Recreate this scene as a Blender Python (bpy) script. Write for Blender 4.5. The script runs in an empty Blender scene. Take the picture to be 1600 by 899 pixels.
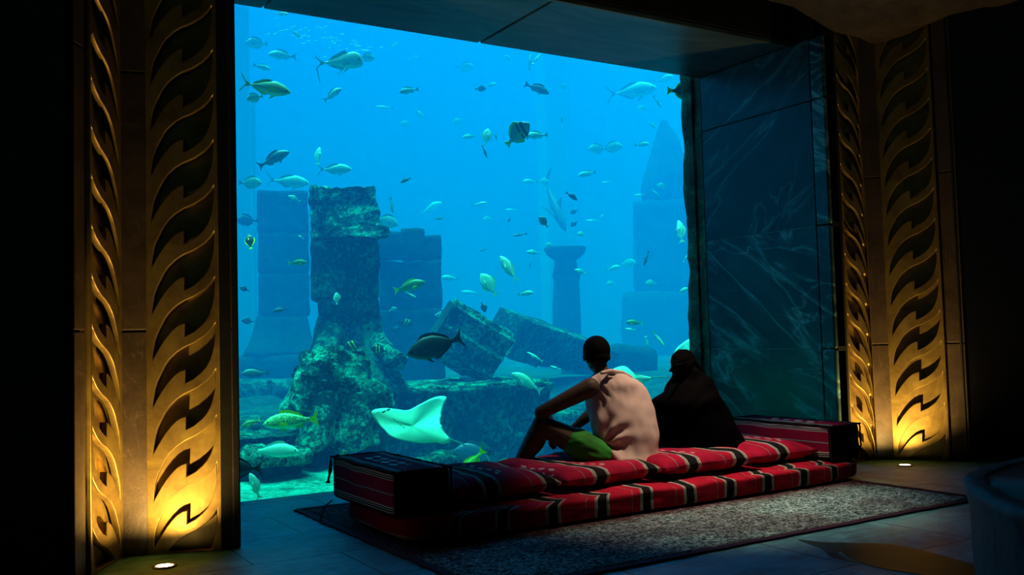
import bpy, bmesh, math, random
import numpy as np
from mathutils import Vector, Matrix, noise, Euler
random.seed(7)
SC = bpy.context.scene
COL = SC.collection
PI = math.pi

# ------------------------------------------------------------------ camera
CAMZ = 1.15
FPX, YAW, PITCH, ROLL = 1473.4, 0.5511, 0.0522, -0.0274
Fv = Vector((math.sin(YAW)*math.cos(PITCH), math.cos(YAW)*math.cos(PITCH), math.sin(PITCH)))
r0 = Vector((math.cos(YAW), -math.sin(YAW), 0)); u0 = r0.cross(Fv)
Rv = math.cos(ROLL)*r0 + math.sin(ROLL)*u0
Uv = -math.sin(ROLL)*r0 + math.cos(ROLL)*u0
cd = bpy.data.cameras.new('camera'); cam = bpy.data.objects.new('camera', cd); COL.objects.link(cam)
cd.sensor_width = 36; cd.lens = FPX/1600*36; cd.clip_end = 200
cam.matrix_world = Matrix(((Rv.x, Uv.x, -Fv.x, 0), (Rv.y, Uv.y, -Fv.y, 0), (Rv.z, Uv.z, -Fv.z, CAMZ), (0, 0, 0, 1)))
SC.camera = cam

def ray(x, y): return Fv + (x-800)/FPX*Rv - (y-449.5)/FPX*Uv
def P(x, y, Y):                     # point on the photo's sight line at depth Y into the room
    d = ray(x, y); return Vector((0, 0, CAMZ)) + d*(Y/d.y)
def Fl(x, y, z=0.0):                # point where the sight line meets the horizontal level z
    d = ray(x, y); return Vector((0, 0, CAMZ)) + d*((z-CAMZ)/d.z)

# ------------------------------------------------------------------ render look, world, lights
SC.view_settings.view_transform = 'Standard'; SC.view_settings.look = 'None'
SC.view_settings.exposure = 0.0; SC.view_settings.gamma = 1.0; SC.view_settings.use_curve_mapping = False
cy = SC.cycles
cy.max_bounces = 8; cy.diffuse_bounces = 3; cy.glossy_bounces = 3; cy.transmission_bounces = 4
cy.volume_bounces = 1; cy.transparent_max_bounces = 16; cy.use_denoising = True
cy.sample_clamp_indirect = 6.0; cy.caustics_reflective = False; cy.caustics_refractive = False
w = bpy.data.worlds.new('world'); SC.world = w; w.use_nodes = True
w.node_tree.nodes['Background'].inputs[0].default_value = (0.0, 0.0, 0.0, 1)
w.node_tree.nodes['Background'].inputs[1].default_value = 0.0

SIG_S = (0.0, 0.019, 0.060)       # water scattering per metre
SIG_A = (0.16, 0.006, 0.004)        # water absorption per metre

def light(name, kind, loc, target, energy, color, **kw):
    l = bpy.data.lights.new(name, kind); l.energy = energy; l.color = color
    for k, v in kw.items(): setattr(l, k, v)
    o = bpy.data.objects.new(name, l); COL.objects.link(o); o.location = loc
    d = Vector(target)-Vector(loc); o.rotation_euler = d.to_track_quat('-Z', 'Y').to_euler()
    return o
light('tank_daylight', 'SUN', (10, 15, 20), (10.6, 13.6, 0), 17.0, (0.30, 0.80, 1.0), angle=math.radians(45))
light('ceiling_downlight', 'SPOT', (4.72, 4.74, 3.45), (4.52, 4.86, 0), 450.0, (1.0, 0.70, 0.50), spot_size=math.radians(53), spot_blend=1.0, shadow_soft_size=0.05)
UPL = [Vector((1.035, 5.225, 0)), Vector((6.835, 5.01, 0))]
light('uplight_lamp_light', 'SPOT', UPL[0]+Vector((0, 0, .035)), (0.995, 5.50, 1.25), 100.0, (1.0, 0.64, 0.17), spot_size=math.radians(140), spot_blend=1.0, shadow_soft_size=0.012)
light('uplight_lamp_light', 'SPOT', UPL[1]+Vector((0, 0, .035)), (6.99, 5.28, 1.25), 100.0, (1.0, 0.64, 0.17), spot_size=math.radians(140), spot_blend=1.0, shadow_soft_size=0.012)

# ------------------------------------------------------------------ material helpers
class NT:
    def __init__(s, name):
        s.m = bpy.data.materials.new(name); s.m.use_nodes = True; s.t = s.m.node_tree; s.t.nodes.clear()
        s.out = s.n('ShaderNodeOutputMaterial')
    def n(s, ty, **kw):
        x = s.t.nodes.new(ty)
        for k, v in kw.items(): setattr(x, k, v)
        return x
    def l(s, a, b): s.t.links.new(a, b)
    def val(s, sock, v):
        if hasattr(v, 'is_output'): s.l(v, sock)
        else:
            if isinstance(v, (tuple, list)) and len(v) == 3 and sock.type == 'RGBA': v = (*v, 1)
            sock.default_value = v
    def math(s, op, a, b=0.0, c=0.0):
        x = s.n('ShaderNodeMath', operation=op)
        s.val(x.inputs[0], a); s.val(x.inputs[1], b); s.val(x.inputs[2], c)
        return x.outputs[0]
    def coord(s, kind='Object', scale=None, rot=None):
        c = s.n('ShaderNodeTexCoord').outputs[kind]
        if scale or rot:
            mp = s.n('ShaderNodeMapping'); s.l(c, mp.inputs[0])
            if scale: mp.inputs['Scale'].default_value = scale
            if rot: mp.inputs['Rotation'].default_value = rot
            c = mp.outputs[0]
        return c
    def noise(s, vec, scale, detail=4, rough=.6, dist=0):
        x = s.n('ShaderNodeTexNoise'); s.l(vec, x.inputs['Vector']); x.inputs['Scale'].default_value = scale
        x.inputs['Detail'].default_value = detail; x.inputs['Roughness'].default_value = rough; x.inputs['Distortion'].default_value = dist
        return x.outputs['Fac']
    def ramp(s, fac, stops, interp='LINEAR'):
        x = s.n('ShaderNodeValToRGB'); s.l(fac, x.inputs[0]); cr = x.color_ramp; cr.interpolation = interp
        while len(cr.elements) < len(stops): cr.elements.new(0.5)
        for e, (p, c) in zip(cr.elements, stops):
            e.position = p; e.color = (c, c, c, 1) if isinstance(c, (int, float)) else (*c, 1)
        return x.outputs[0]
    def mix(s, fac, a, b):
        x = s.n('ShaderNodeMix', data_type='RGBA'); s.val(x.inputs[0], fac); s.val(x.inputs[6], a); s.val(x.inputs[7], b)
        return x.outputs[2]
    def bump(s, h, strength=.3, dist=.02):
        x = s.n('ShaderNodeBump'); s.l(h, x.inputs['Height']); x.inputs['Strength'].default_value = strength
        x.inputs['Distance'].default_value = dist; return x.outputs[0]
    def bsdf(s, color, rough=.6, metal=0, spec=.5, normal=None, **kw):
        b = s.n('ShaderNodeBsdfPrincipled'); s.val(b.inputs['Base Color'], color); s.val(b.inputs['Roughness'], rough)
        s.val(b.inputs['Metallic'], metal); b.inputs['Specular IOR Level'].default_value = spec
        if normal is not None: s.l(normal, b.inputs['Normal'])
        for k, v in kw.items(): s.val(b.inputs[k], v)
        s.l(b.outputs[0], s.out.inputs[0]); return s.m

def plain(name, color, rough=.6, metal=0, spec=.4, var=.25, scale=8, bump=0.0):
    t = NT(name); c = t.coord(); n = t.noise(c, scale)
    col = t.mix(t.ramp(n, [(.3, 0.), (.7, 1.)]), tuple(v*(1-var) for v in color), tuple(min(1, v*(1+var)) for v in color))
    return t.bsdf(col, rough, metal, spec, t.bump(n, bump) if bump else None)

def rockmat(name, dark, crust, lo=.5, hi=.66, scale=2.2, spec=.2):
    t = NT(name); c = t.coord()
    a = t.noise(c, scale, 8, .75, .5); b = t.noise(c, scale*7, 8, .8, .3)
    f = t.math('ADD', t.math('MULTIPLY', a, .5), t.math('MULTIPLY', b, .5))
    col = t.ramp(f, [(lo-.14, tuple(v*.6 for v in dark)), (lo, dark), (hi, crust)])
    return t.bsdf(col, .85, 0, spec, t.bump(f, 1.0, .12))

M = {}
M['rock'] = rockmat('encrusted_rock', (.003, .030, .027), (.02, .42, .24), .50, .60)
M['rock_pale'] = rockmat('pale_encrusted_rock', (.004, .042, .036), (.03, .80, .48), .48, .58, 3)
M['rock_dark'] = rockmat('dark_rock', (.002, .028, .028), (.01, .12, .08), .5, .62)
M['rock_far'] = rockmat('far_rock', (.002, .03, .03), (.01, .10, .08), .48, .68, 1.3)
M['sand'] = rockmat('sea_sand', (.006, .22, .14), (.03, .85, .62), .42, .58, 2.6)
M['rock_bed'] = rockmat('shaded_reef_floor', (.002, .035, .03), (.01, .16, .11), .46, .62, 1.6)  # rear bed rock; shade among the ruins put into the darker colour
M['tankwall'] = plain('tank_wall', (.0, .09, .10), .9, var=.12, scale=.5)
M['tankpale'] = plain('tank_wall_pale', (.02, .26, .26), .9, var=.08, scale=.5)

def slate():
    t = NT('slate_floor'); c = t.coord()
    br = t.n('ShaderNodeTexBrick'); t.l(c, br.inputs['Vector'])
    br.inputs['Scale'].default_value = 1.0; br.inputs['Mortar Size'].default_value = .006
    br.inputs['Brick Width'].default_value = .95; br.inputs['Row Height'].default_value = .62; br.inputs['Mortar Smooth'].default_value = .4
    n1 = t.noise(c, 1.6, 8, .65, 1.2); n2 = t.noise(t.coord(scale=(3, 9, 3)), 2.2, 8, .7, .8)
    f = t.math('ADD', t.math('MULTIPLY', n1, .5), t.math('MULTIPLY', n2, .5))
    col = t.ramp(f, [(.30, (.02, .07, .09)), (.44, (.08, .36, .42)), (.58, (.20, .70, .75))])
    col = t.mix(br.outputs['Fac'], col, (.004, .005, .006))
    h = t.math('SUBTRACT', f, t.math('MULTIPLY', br.outputs['Fac'], .5))
    ro = t.ramp(n2, [(.3, .28), (.7, .50)])
    return t.bsdf(col, ro, 0, .8, t.bump(h, .9, .02))
M['floor'] = slate()

def marble(name, th, amount):
    t = NT(name); c = t.coord()
    def aligned(th_, sc):
        m1 = t.n('ShaderNodeMapping'); t.l(c, m1.inputs[0]); m1.inputs['Rotation'].default_value = (th_, 0, 0)
        m2 = t.n('ShaderNodeMapping'); t.l(m1.outputs[0], m2.inputs[0]); m2.inputs['Scale'].default_value = sc
        return m2.outputs[0]
    def veins(th_, sc, wd, dist, st=.28):
        v = t.math('ABSOLUTE', t.math('SUBTRACT', t.noise(aligned(th_, (1, st, 1)), sc, 7, .5, dist), .5))
        return t.ramp(v, [(0, 1.), (wd, .25), (wd*3.5, 0.)])
    cloud = t.noise(aligned(th, (1, .4, 1)), 1.6, 6, .6, .8)
    mask = t.ramp(t.noise(aligned(th, (1, .5, 1)), 1.5, 3), [(.44, 0.), (.60, 1.)])
    v = t.math('ADD', t.math('MULTIPLY', veins(th, 1.7, .009, .5), .8), t.math('MULTIPLY', t.math('MULTIPLY', veins(th+.5, 2.6, .008, .7, .4), mask), .9))
    v = t.math('MINIMUM', t.math('MULTIPLY', v, amount), 1.)
    base = t.ramp(cloud, [(.3, (.006, .018, .022)), (.5, (.022, .055, .058)), (.7, (.08, .17, .16))])
    col = t.mix(v, base, (.40, .75, .66))
    return t.bsdf(col, .33, 0, .6, t.bump(cloud, .12, .01))
M['marble'] = marble('green_slate_marble', -.62, .85); M['marble_up'] = marble('green_slate_marble_upper', .55, .28)
M['joint_glint'] = plain('joint_edge_glint', (.25, .60, .55), .6)  # pale strips in the joints: painted highlight of the slab edges
M['soffit'] = (lambda t: t.bsdf(t.ramp(t.noise(t.coord(scale=(1, 4, 1)), 1.4, 6, .6, .8), [(.35, (.02, .035, .035)), (.7, (.07, .11, .10))]), .42, 0, .5))(NT('soffit_slate'))
def bronze():
    t = NT('aged_bronze'); c = t.coord()
    n = t.noise(c, 5, 8, .68, .6); n2 = t.noise(c, 90, 2)
    col = t.ramp(n, [(.3, (.16, .10, .032)), (.5, (.30, .20, .06)), (.7, (.44, .31, .075))])
    return t.bsdf(col, .42, .65, .4)
M['bronze'] = bronze()
M['brownstone'] = (lambda t: t.bsdf(t.mix(t.ramp(t.math('ABSOLUTE', t.math('SUBTRACT', t.noise(t.coord(scale=(1, 1, .7)), 3.5, 6, .6, 1.2), .5)), [(0, 1.), (.006, 0.)]), t.ramp(t.noise(t.coord(), 3, 8, .7), [(.3, (.03, .018, .012)), (.7, (.10, .065, .04))]), (.13, .085, .055)), .45, 0, .5, t.bump(t.noise(t.coord(), 14, 6), .25, .01)))(NT('brown_stone'))
M['blackstone'] = plain('black_stone', (.008, .008, .009), .6, bump=.15)
M['ceilrock'] = (lambda t: t.bsdf(t.ramp(t.noise(t.coord(), 3.5, 8, .75, .8), [(.3, (.02, .014, .010)), (.7, (.09, .06, .04))]), .8, 0, .3, t.bump(t.noise(t.coord(), 9, 8, .75), .8, .03)))(NT('cave_ceiling'))
M['black'] = plain('matt_black', (.006, .006, .006), .7)
M['steel'] = plain('lamp_rim_steel', (.25, .22, .18), .35, .9)
def emis(name, col, st):
    t = NT(name); e = t.n('ShaderNodeEmission'); e.inputs[0].default_value = (*col, 1); e.inputs[1].default_value = st
    t.l(e.outputs[0], t.out.inputs[0]); return t.m
M['lampglow'] = emis('lamp_lens', (1, .80, .45), 25)
def glass():
    t = NT('aquarium_glass'); tr = t.n('ShaderNodeBsdfTransparent'); gl = t.n('ShaderNodeBsdfGlossy'); gl.inputs['Roughness'].default_value = .0
    tr.inputs[0].default_value = (.97, .99, 1, 1)
    mx = t.n('ShaderNodeMixShader'); fr = t.n('ShaderNodeFresnel'); fr.inputs[0].default_value = 1.15
    t.l(fr.outputs[0], mx.inputs[0]); t.l(tr.outputs[0], mx.inputs[1]); t.l(gl.outputs[0], mx.inputs[2]); t.l(mx.outputs[0], t.out.inputs[0])
    return t.m
M['glass'] = glass()
def water():
    t = NT('sea_water')
    ks, ka = max(SIG_S), max(SIG_A)
    s_ = t.n('ShaderNodeVolumeScatter'); s_.inputs['Color'].default_value = (*[v/ks for v in SIG_S], 1); s_.inputs['Density'].default_value = ks
    a_ = t.n('ShaderNodeVolumeAbsorption'); a_.inputs['Color'].default_value = (*[1-v/ka for v in SIG_A], 1); a_.inputs['Density'].default_value = ka
    ad = t.n('ShaderNodeAddShader'); t.l(s_.outputs[0], ad.inputs[0]); t.l(a_.outputs[0], ad.inputs[1]); t.l(ad.outputs[0], t.out.inputs['Volume'])
    return t.m
M['water'] = water()

# textile: stripes along UV.x (metres), pattern repeats every 'per'
def kilim(name, per=.42, motif=True, red=(.42, .008, .045), phase=0.0, sc=1.0):
    t = NT(name); uv = t.n('ShaderNodeUVMap').outputs[0]; sp = t.n('ShaderNodeSeparateXYZ'); t.l(uv, sp.inputs[0])
    s = t.math('FRACT', t.math('ADD', t.math('DIVIDE', sp.outputs[0], per), phase))
    R, K, Wh, G = red, (.008, .010, .012), (.62, .62, .54), (.12, .30, .26)
    stops = [(0, R), (.17, R), (.178, G), (.190, R), (.355, R), (.36, Wh), (.372, K), (.384, Wh), (.396, G), (.41, Wh), (.42, K),
             (.60, K), (.61, Wh), (.622, K), (.634, Wh), (.646, G), (.66, Wh), (.67, R), (.84, R), (.85, R), (1.0, R)]
    col = t.ramp(s, stops, 'CONSTANT')
    if motif:
        # little woven white diamonds in rows inside the red field
        v = t.math('DIVIDE', sp.outputs[1], .11); u = t.math('DIVIDE', t.math('SUBTRACT', s, .79), .08)
        du = t.math('ABSOLUTE', t.math('SUBTRACT', t.math('FRACT', u), .5)); dv = t.math('ABSOLUTE', t.math('SUBTRACT', t.math('FRACT', t.math('ADD', v, t.math('MULTIPLY', t.math('FLOOR', u), .5))), .5))
        dia = t.math('LESS_THAN', t.math('ADD', du, dv), .36)
        band = t.math('MULTIPLY', t.math('GREATER_THAN', s, .79), t.math('LESS_THAN', s, .95))
        rng = t.math('MULTIPLY', t.math('GREATER_THAN', sp.outputs[1], .16), t.math('LESS_THAN', sp.outputs[1], .62))
        col = t.mix(t.math('MULTIPLY', t.math('MULTIPLY', dia, band), rng), col, (.55, .62, .56))
    wv = t.noise(t.coord(), 160, 2); fz = t.noise(t.coord(), 9, 4)
    col = t.mix(t.ramp(fz, [(.35, .35), (.6, 0.)]), col, (.012, .002, .006))
    return t.bsdf(col, .92, 0, .12, t.bump(wv, .5, .004))
M['kilim'] = kilim('striped_kilim'); M['kilim_base'] = kilim('striped_kilim_base', .36, False, (.46, .008, .035))
def kilim_block():
    t = NT('striped_kilim_block'); uv = t.n('ShaderNodeUVMap').outputs[0]; sp = t.n('ShaderNodeSeparateXYZ'); t.l(uv, sp.inputs[0])
    s = t.math('FRACT', t.math('DIVIDE', sp.outputs[0], .622))
    R, K, Wh, G = (.34, .010, .06), (.010, .013, .016), (.80, .85, .76), (.22, .55, .52)
    stops = [(0, K), (.045, G), (.06, K), (.072, G), (.10, K), (.125, R), (.44, R), (.46, G), (.475, K), (.49, G), (.515, K), (.62, Wh), (.628, K), (.642, Wh), (.650, K), (.664, Wh), (.672, R), (.78, G), (.79, R), (.915, Wh), (.923, K), (.937, Wh), (.945, K), (.957, Wh), (.965, K)]
    col = t.ramp(s, stops, 'CONSTANT')
    v = t.math('DIVIDE', sp.outputs[1], .12); u = t.math('DIVIDE', t.math('SUBTRACT', s, .15), .125)
    du = t.math('ABSOLUTE', t.math('SUBTRACT', t.math('FRACT', u), .5)); dv = t.math('ABSOLUTE', t.math('SUBTRACT', t.math('FRACT', t.math('ADD', v, t.math('MULTIPLY', t.math('FLOOR', u), .5))), .5))
    dia = t.math('LESS_THAN', t.math('ADD', du, dv), .38)
    m = t.math('MULTIPLY', t.math('MULTIPLY', dia, t.math('MULTIPLY', t.math('GREATER_THAN', s, .15), t.math('LESS_THAN', s, .40))), t.math('MULTIPLY', t.math('GREATER_THAN', sp.outputs[1], .25), t.math('LESS_THAN', sp.outputs[1], .74)))
    col = t.mix(m, col, (.85, .95, .90)); wv = t.noise(t.coord(), 160, 2)
    return t.bsdf(col, .92, 0, .12, t.bump(wv, .5, .004))
M['kilim_block'] = kilim_block() if True else kilim('striped_kilim_block', .33, True, (.36, .010, .06), .62)
def rugmat():
    t = NT('mottled_rug'); c = t.coord()
    a = t.noise(t.coord(scale=(1, 2.2, 1)), 17, 5, .75, 2.0); b = t.noise(t.coord(scale=(2.2, 1, 1)), 26, 4, .75, 1.4)
    f = t.math('ADD', t.math('MULTIPLY', a, .6), t.math('MULTIPLY', b, .4))
    pat = t.ramp(t.noise(c, 1.3, 3, .6), [(.45, 0.), (.58, 1.)])
    light_ = t.ramp(f, [(.46, (.008, .016, .020)), (.51, (.16, .34, .34)), (.57, (.62, .92, .88))])
    dark_ = t.ramp(f, [(.46, (.015, .006, .012)), (.53, (.10, .05, .07)), (.60, (.30, .24, .22))])
    sy = t.n('ShaderNodeSeparateXYZ'); t.l(c, sy.inputs[0])
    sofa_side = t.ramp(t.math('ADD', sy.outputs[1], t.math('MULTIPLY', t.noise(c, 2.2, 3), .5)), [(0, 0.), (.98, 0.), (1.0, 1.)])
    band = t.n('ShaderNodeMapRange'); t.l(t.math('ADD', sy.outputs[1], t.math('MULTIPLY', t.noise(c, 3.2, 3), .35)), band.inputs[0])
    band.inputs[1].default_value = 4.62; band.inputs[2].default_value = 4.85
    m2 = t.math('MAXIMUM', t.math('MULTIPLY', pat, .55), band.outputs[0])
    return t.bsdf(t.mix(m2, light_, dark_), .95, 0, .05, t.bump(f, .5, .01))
M['rug'] = rugmat(); M['rugedge'] = plain('rug_binding', (.045, .012, .04), .9, var=.3, scale=30)

M['skin'] = plain('tanned_skin', (.075, .052, .036), .6, spec=.25, var=.12, scale=12); M['hair'] = plain('black_hair', (.003, .0025, .0025), .8, spec=.06, scale=90, bump=.4)
M['shirt'] = (lambda t: t.bsdf((.60, .47, .42), .85, 0, .1, t.bump(t.noise(t.coord(), 260, 2), .3, .002)))(NT('pale_cotton'))
M['green'] = plain('green_shorts', (.01, .22, .012), .8, var=.3, scale=5)
M['abaya'] = plain('black_robe', (.0016, .0016, .002), .85, spec=.02, var=.2); M['scarf'] = plain('black_scarf', (.002, .002, .0026), .85, spec=.03)
M['sandal'] = plain('dark_leather', (.012, .01, .01), .5)
M['eye'] = plain('eye_white', (.7, .7, .68), .3)

# ------------------------------------------------------------------ object helpers
def tag(o, label=None, cat=None, group=None, kind=None):
    for k, v in (('label', label), ('category', cat), ('group', group), ('kind', kind)):
        if v: o[k] = v
    return o
def empty(name, loc=(0, 0, 0), label=None, cat=None, group=None, kind=None):
    o = bpy.data.objects.new(name, None); COL.objects.link(o); o.location = loc; o.empty_display_size = .1
    return tag(o, label, cat, group, kind)
def obj(name, bm, mat, parent=None, smooth=False, local=False):
    me = bpy.data.meshes.new(name); bm.to_mesh(me); bm.free()
    if mat: me.materials.append(mat)
    if smooth:
        for p in me.polygons: p.use_smooth = True
    o = bpy.data.objects.new(name, me); COL.objects.link(o)
    if parent:
        o.parent = parent
        if not local: o.matrix_parent_inverse = Matrix.Translation(-parent.location)
    return o
def box(bm, x0, x1, y0, y1, z0, z1, mat=None):
    vs = [bm.verts.new(v) for v in [(x0, y0, z0), (x1, y0, z0), (x1, y1, z0), (x0, y1, z0), (x0, y0, z1), (x1, y0, z1), (x1, y1, z1), (x0, y1, z1)]]
    if mat is not None:
        for v in vs: v.co = mat @ v.co
    for f in ((0, 3, 2, 1), (4, 5, 6, 7), (0, 1, 5, 4), (1, 2, 6, 5), (2, 3, 7, 6), (3, 0, 4, 7)): bm.faces.new([vs[i] for i in f])
    return vs
def bevel(bm, w=.01, seg=2):
    bmesh.ops.bevel(bm, geom=list(bm.edges), offset=w, segments=seg, affect='EDGES', profile=.5)
def quadstrip(bm, rings, close=True, caps=True):
    vr = [[bm.verts.new(p) for p in r] for r in rings]; n = len(vr[0])
    for a, b in zip(vr[:-1], vr[1:]):
        for i in range(n if close else n-1):
            j = (i+1) % n; bm.faces.new((a[i], a[j], b[j], b[i]))
    if caps and close:
        bm.faces.new(list(reversed(vr[0]))); bm.faces.new(vr[-1])
    return vr
def prism(bm, poly, z0, z1, off=(0, 0)):
    quadstrip(bm, [[Vector((x, y, z0)) for x, y in poly], [Vector((x, y, z1)) for x, y in poly]])
def fixn(bm): bmesh.ops.recalc_face_normals(bm, faces=list(bm.faces))
def fbm(p, sc, oct_=4): return noise.fractal(p*sc, 1.0, 2.0, oct_, noise_basis='PERLIN_ORIGINAL')

def rock_block(dims, seg=.09, amp=.04, nsc=2.0, fn=None, mat=None, seed=0, rnd=.06):
    """rough stone block centred on x,y with its foot on z=0; fn shapes it, mat places it"""
    dx, dy, dz = dims; bm = bmesh.new()
    nx, ny, nz = [max(2, int(round(d/seg))) for d in dims]
    idx = {}
    def V(i, j, k):
        key = (i, j, k)
        if key not in idx: idx[key] = bm.verts.new((dx*(i/nx-.5), dy*(j/ny-.5), dz*k/nz))
        return idx[key]
    for i in range(nx):
        for j in range(ny):
            bm.faces.new((V(i, j, 0), V(i, j+1, 0), V(i+1, j+1, 0), V(i+1, j, 0))); bm.faces.new((V(i, j, nz), V(i+1, j, nz), V(i+1, j+1, nz), V(i, j+1, nz)))
    for i in range(nx):
        for k in range(nz):
            bm.faces.new((V(i, 0, k), V(i+1, 0, k), V(i+1, 0, k+1), V(i, 0, k+1))); bm.faces.new((V(i, ny, k), V(i, ny, k+1), V(i+1, ny, k+1), V(i+1, ny, k)))
    for j in range(ny):
        for k in range(nz):
            bm.faces.new((V(0, j, k), V(0, j, k+1), V(0, j+1, k+1), V(0, j+1, k))); bm.faces.new((V(nx, j, k), V(nx, j+1, k), V(nx, j+1, k+1), V(nx, j, k+1)))
    sd = Vector((seed*3.7, seed*1.3, seed*7.1))
    for v in bm.verts:
        c = v.co.copy()
        # rounded edges
        q = Vector((abs(c.x)-(dx/2-rnd), abs(c.y)-(dy/2-rnd), abs(c.z-dz/2)-(dz/2-rnd)))
        qq = Vector((max(q.x, 0), max(q.y, 0), max(q.z, 0)))
        if qq.length > rnd and qq.length > 0:
            d = qq - qq.normalized()*rnd
            c -= Vector((math.copysign(d.x, c.x), math.copysign(d.y, c.y), math.copysign(d.z, c.z-dz/2)))
        if fn: c = fn(c)
        v.co = c
    if mat is not None: bmesh.ops.transform(bm, matrix=mat, verts=bm.verts)
    bm.normal_update()
    for v in bm.verts:
        n = fbm(v.co+sd, nsc, 5) + .35*noise.cell(v.co*nsc*2.2+sd)*.3
        v.co = v.co + v.normal*n*amp
    return bm
def FACE(px_, py_, Y, z, hd):        # a block whose front turns toward the window's left end
    p = P(px_, py_, Y); v = Vector((p.x, p.y, 0)).normalized(); c = p+v*hd
    return TR(c.x, c.y, z, 0, 0, -math.atan2(v.x, v.y))
def SP(px0, px1, y, Y):              # metres spanned by a pixel run at depth Y
    p = P((px0+px1)/2, y, Y); return abs(px1-px0)*(p-Vector((0, 0, CAMZ))).dot(Fv)/FPX
def TR(x, y, z, rx=0, ry=0, rz=0, s=1.0):
    return Matrix.Translation((x, y, z)) @ Euler((rx, ry, rz)).to_matrix().to_4x4() @ Matrix.Scale(s, 4)

# ------------------------------------------------------------------ the room
XL, XR, YG, YF, YH, ZT = 1.49, 6.56, 6.96, 5.42, 5.82, 3.70
def struct(name, bm, mat, smooth=False):
    fixn(bm); o = obj(name, bm, mat, None, smooth); o['kind'] = 'structure'; return o
bm = bmesh.new(); box(bm, -6, 12, -4, YG+.02, -.2, 0); struct('floor', bm, M['floor'])
# soffit above the window niche: slabs separated by open joints
bm = bmesh.new()
jx = P(750, 66, YG).x
for a, b in ((XL-.02, jx-1.9), (jx-1.885, jx-.012), (jx+.012, XR)):
    box(bm, a, b, YH, YG+.02, ZT, ZT+.3)
bevel(bm, .006, 1)
struct('trim_1', bm, M['soffit'])
bm = bmesh.new(); box(bm, XL-.3, XR+.3, YH, YG+.05, ZT+.3, 5.2); box(bm, XL-.3, XR+.3, YH-.05, YH+.03, ZT+.04, 5.2)
struct('wall_back', bm, M['blackstone'])
bm = bmesh.new(); box(bm, XL, XR+.1, YH-.035, YH-.002, ZT-.012, ZT+.03); bevel(bm, .004, 1); struct('trim_2', bm, M['soffit'])
# right jamb, faced with marble slabs
bm = bmesh.new()
zs = [0, P(1113, 546, YG).z, P(1104, 378, YG).z, P(1097, 206, YG).z, ZT]
for a, b in zip(zs[:-1], zs[1:]):
    box(bm, XR, XR+.12, YF+.16, YG, a+.003, b-.003)
    v0 = len(bm.verts)
bevel(bm, .005, 1)
for f in bm.faces: f.material_index = 1 if f.calc_center_median().z > zs[2] else 0
for z_ in zs[1:3]:
    old = set(bm.faces); box(bm, XR-.0008, XR+.05, YF+.17, YG-.03, z_-.004, z_+.004)
    for f in bm.faces:
        if f not in old: f.material_index = 2
o = struct('wall_right', bm, M['marble']); o.data.materials.append(M['marble_up']); o.data.materials.append(M['joint_glint'])
bm = bmesh.new(); box(bm, XR+.03, XR+.2, YF+.12, YG+.02, 0, 5.2); box(bm, XR+.03, 12, YF+.9, YG+.02, 0, 5.2); struct('trim_3', bm, M['blackstone'])
# rounded corner post of the right jamb
bm = bmesh.new()
for a, b in zip(zs[:-1], zs[1:]):
    box(bm, XR-.012, XR+.13, YF, YF+.15, a+.002, b-.002)
bevel(bm, .018, 3); struct('trim_4', bm, M['marble'])
# left jamb (seen edge on)
bm = bmesh.new(); box(bm, XL-.12, XL, YF, YG+.02, 0, 5.2); bevel(bm, .01, 2); struct('trim_5', bm, M['blackstone'])
bm = bmesh.new(); box(bm, -6, XL-.1, 6.3, YG+.02, 0, 5.2)
prism(bm, [(-6, 4.9), (.555, 5.09), (.50, 5.35), (-6, 5.6)], 0, 5.2); struct('wall_left', bm, M['blackstone'])
bm = bmesh.new(); prism(bm, [(7.40, 4.82), (8.3, 4.3), (12, 4.0), (12, 6.6), (7.40, 5.4)], 0, 5.2)
prism(bm, [(8.15, 4.2), (8.5, 4.05), (8.6, 4.4), (8.3, 4.5)], 0, 5.2)
prism(bm, [(8.95, 4.0), (9.3, 3.85), (9.4, 4.2), (9.1, 4.3)], 0, 5.2); struct('wall_side', bm, M['blackstone'])
bm = bmesh.new(); box(bm, XR+.02, XR+.15, YF-.0, YF+.05, 0, 5.2); struct('trim_6', bm, M['blackstone'])
# cave ceiling with a bulging front lip
bm = bmesh.new()
def lipz(x):
    pts = [(-6, 3.95), (1, 3.93), (3, 3.90), (5.0, 3.90), (5.9, 3.80), (6.45, 3.665), (7.1, 3.66), (7.7, 3.80), (8.4, 3.92), (12, 4.0)]
    for (a, za), (b, zb) in zip(pts[:-1], pts[1:]):
        if a <= x <= b:
            k = (x-a)/(b-a); k = k*k*(3-2*k); return za+(zb-za)*k
    return 3.9
nxx, nyy = 150, 60
gr = []
for j in range(nyy+1):
    row = []
    y = 5.26 - 9.2*(j/nyy)**1.6
    for i in range(nxx+1):
        x = -6+18*i/nxx; d = 5.26-y
        z = lipz(x) + .16*min(d, 2.0)**.7 + .06*fbm(Vector((x, y, 2)), .9, 5) + .02*fbm(Vector((x, y, 5)), 4, 3)
        row.append(bm.verts.new((x, y+.05*fbm(Vector((x, 1, 3)), 1.1), z)))
    gr.append(row)
for a, b in zip(gr[:-1], gr[1:]):
    for i in range(nxx): bm.faces.new((a[i], a[i+1], b[i+1], b[i]))
top = [bm.verts.new((v.co.x, v.co.y+.12, 5.2)) for v in gr[0]]
mid = [bm.verts.new((v.co.x, v.co.y+.12, v.co.z+.14)) for v in gr[0]]
for i in range(nxx):
    bm.faces.new((gr[0][i], mid[i], mid[i+1], gr[0][i+1])); bm.faces.new((mid[i], top[i], top[i+1], mid[i+1]))
struct('ceiling', bm, M['ceilrock'], True)
bm = bmesh.new(); box(bm, -6, 12, -4, YG+.05, 5.2, 5.5); struct('trim_7', bm, M['blackstone'])

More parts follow.
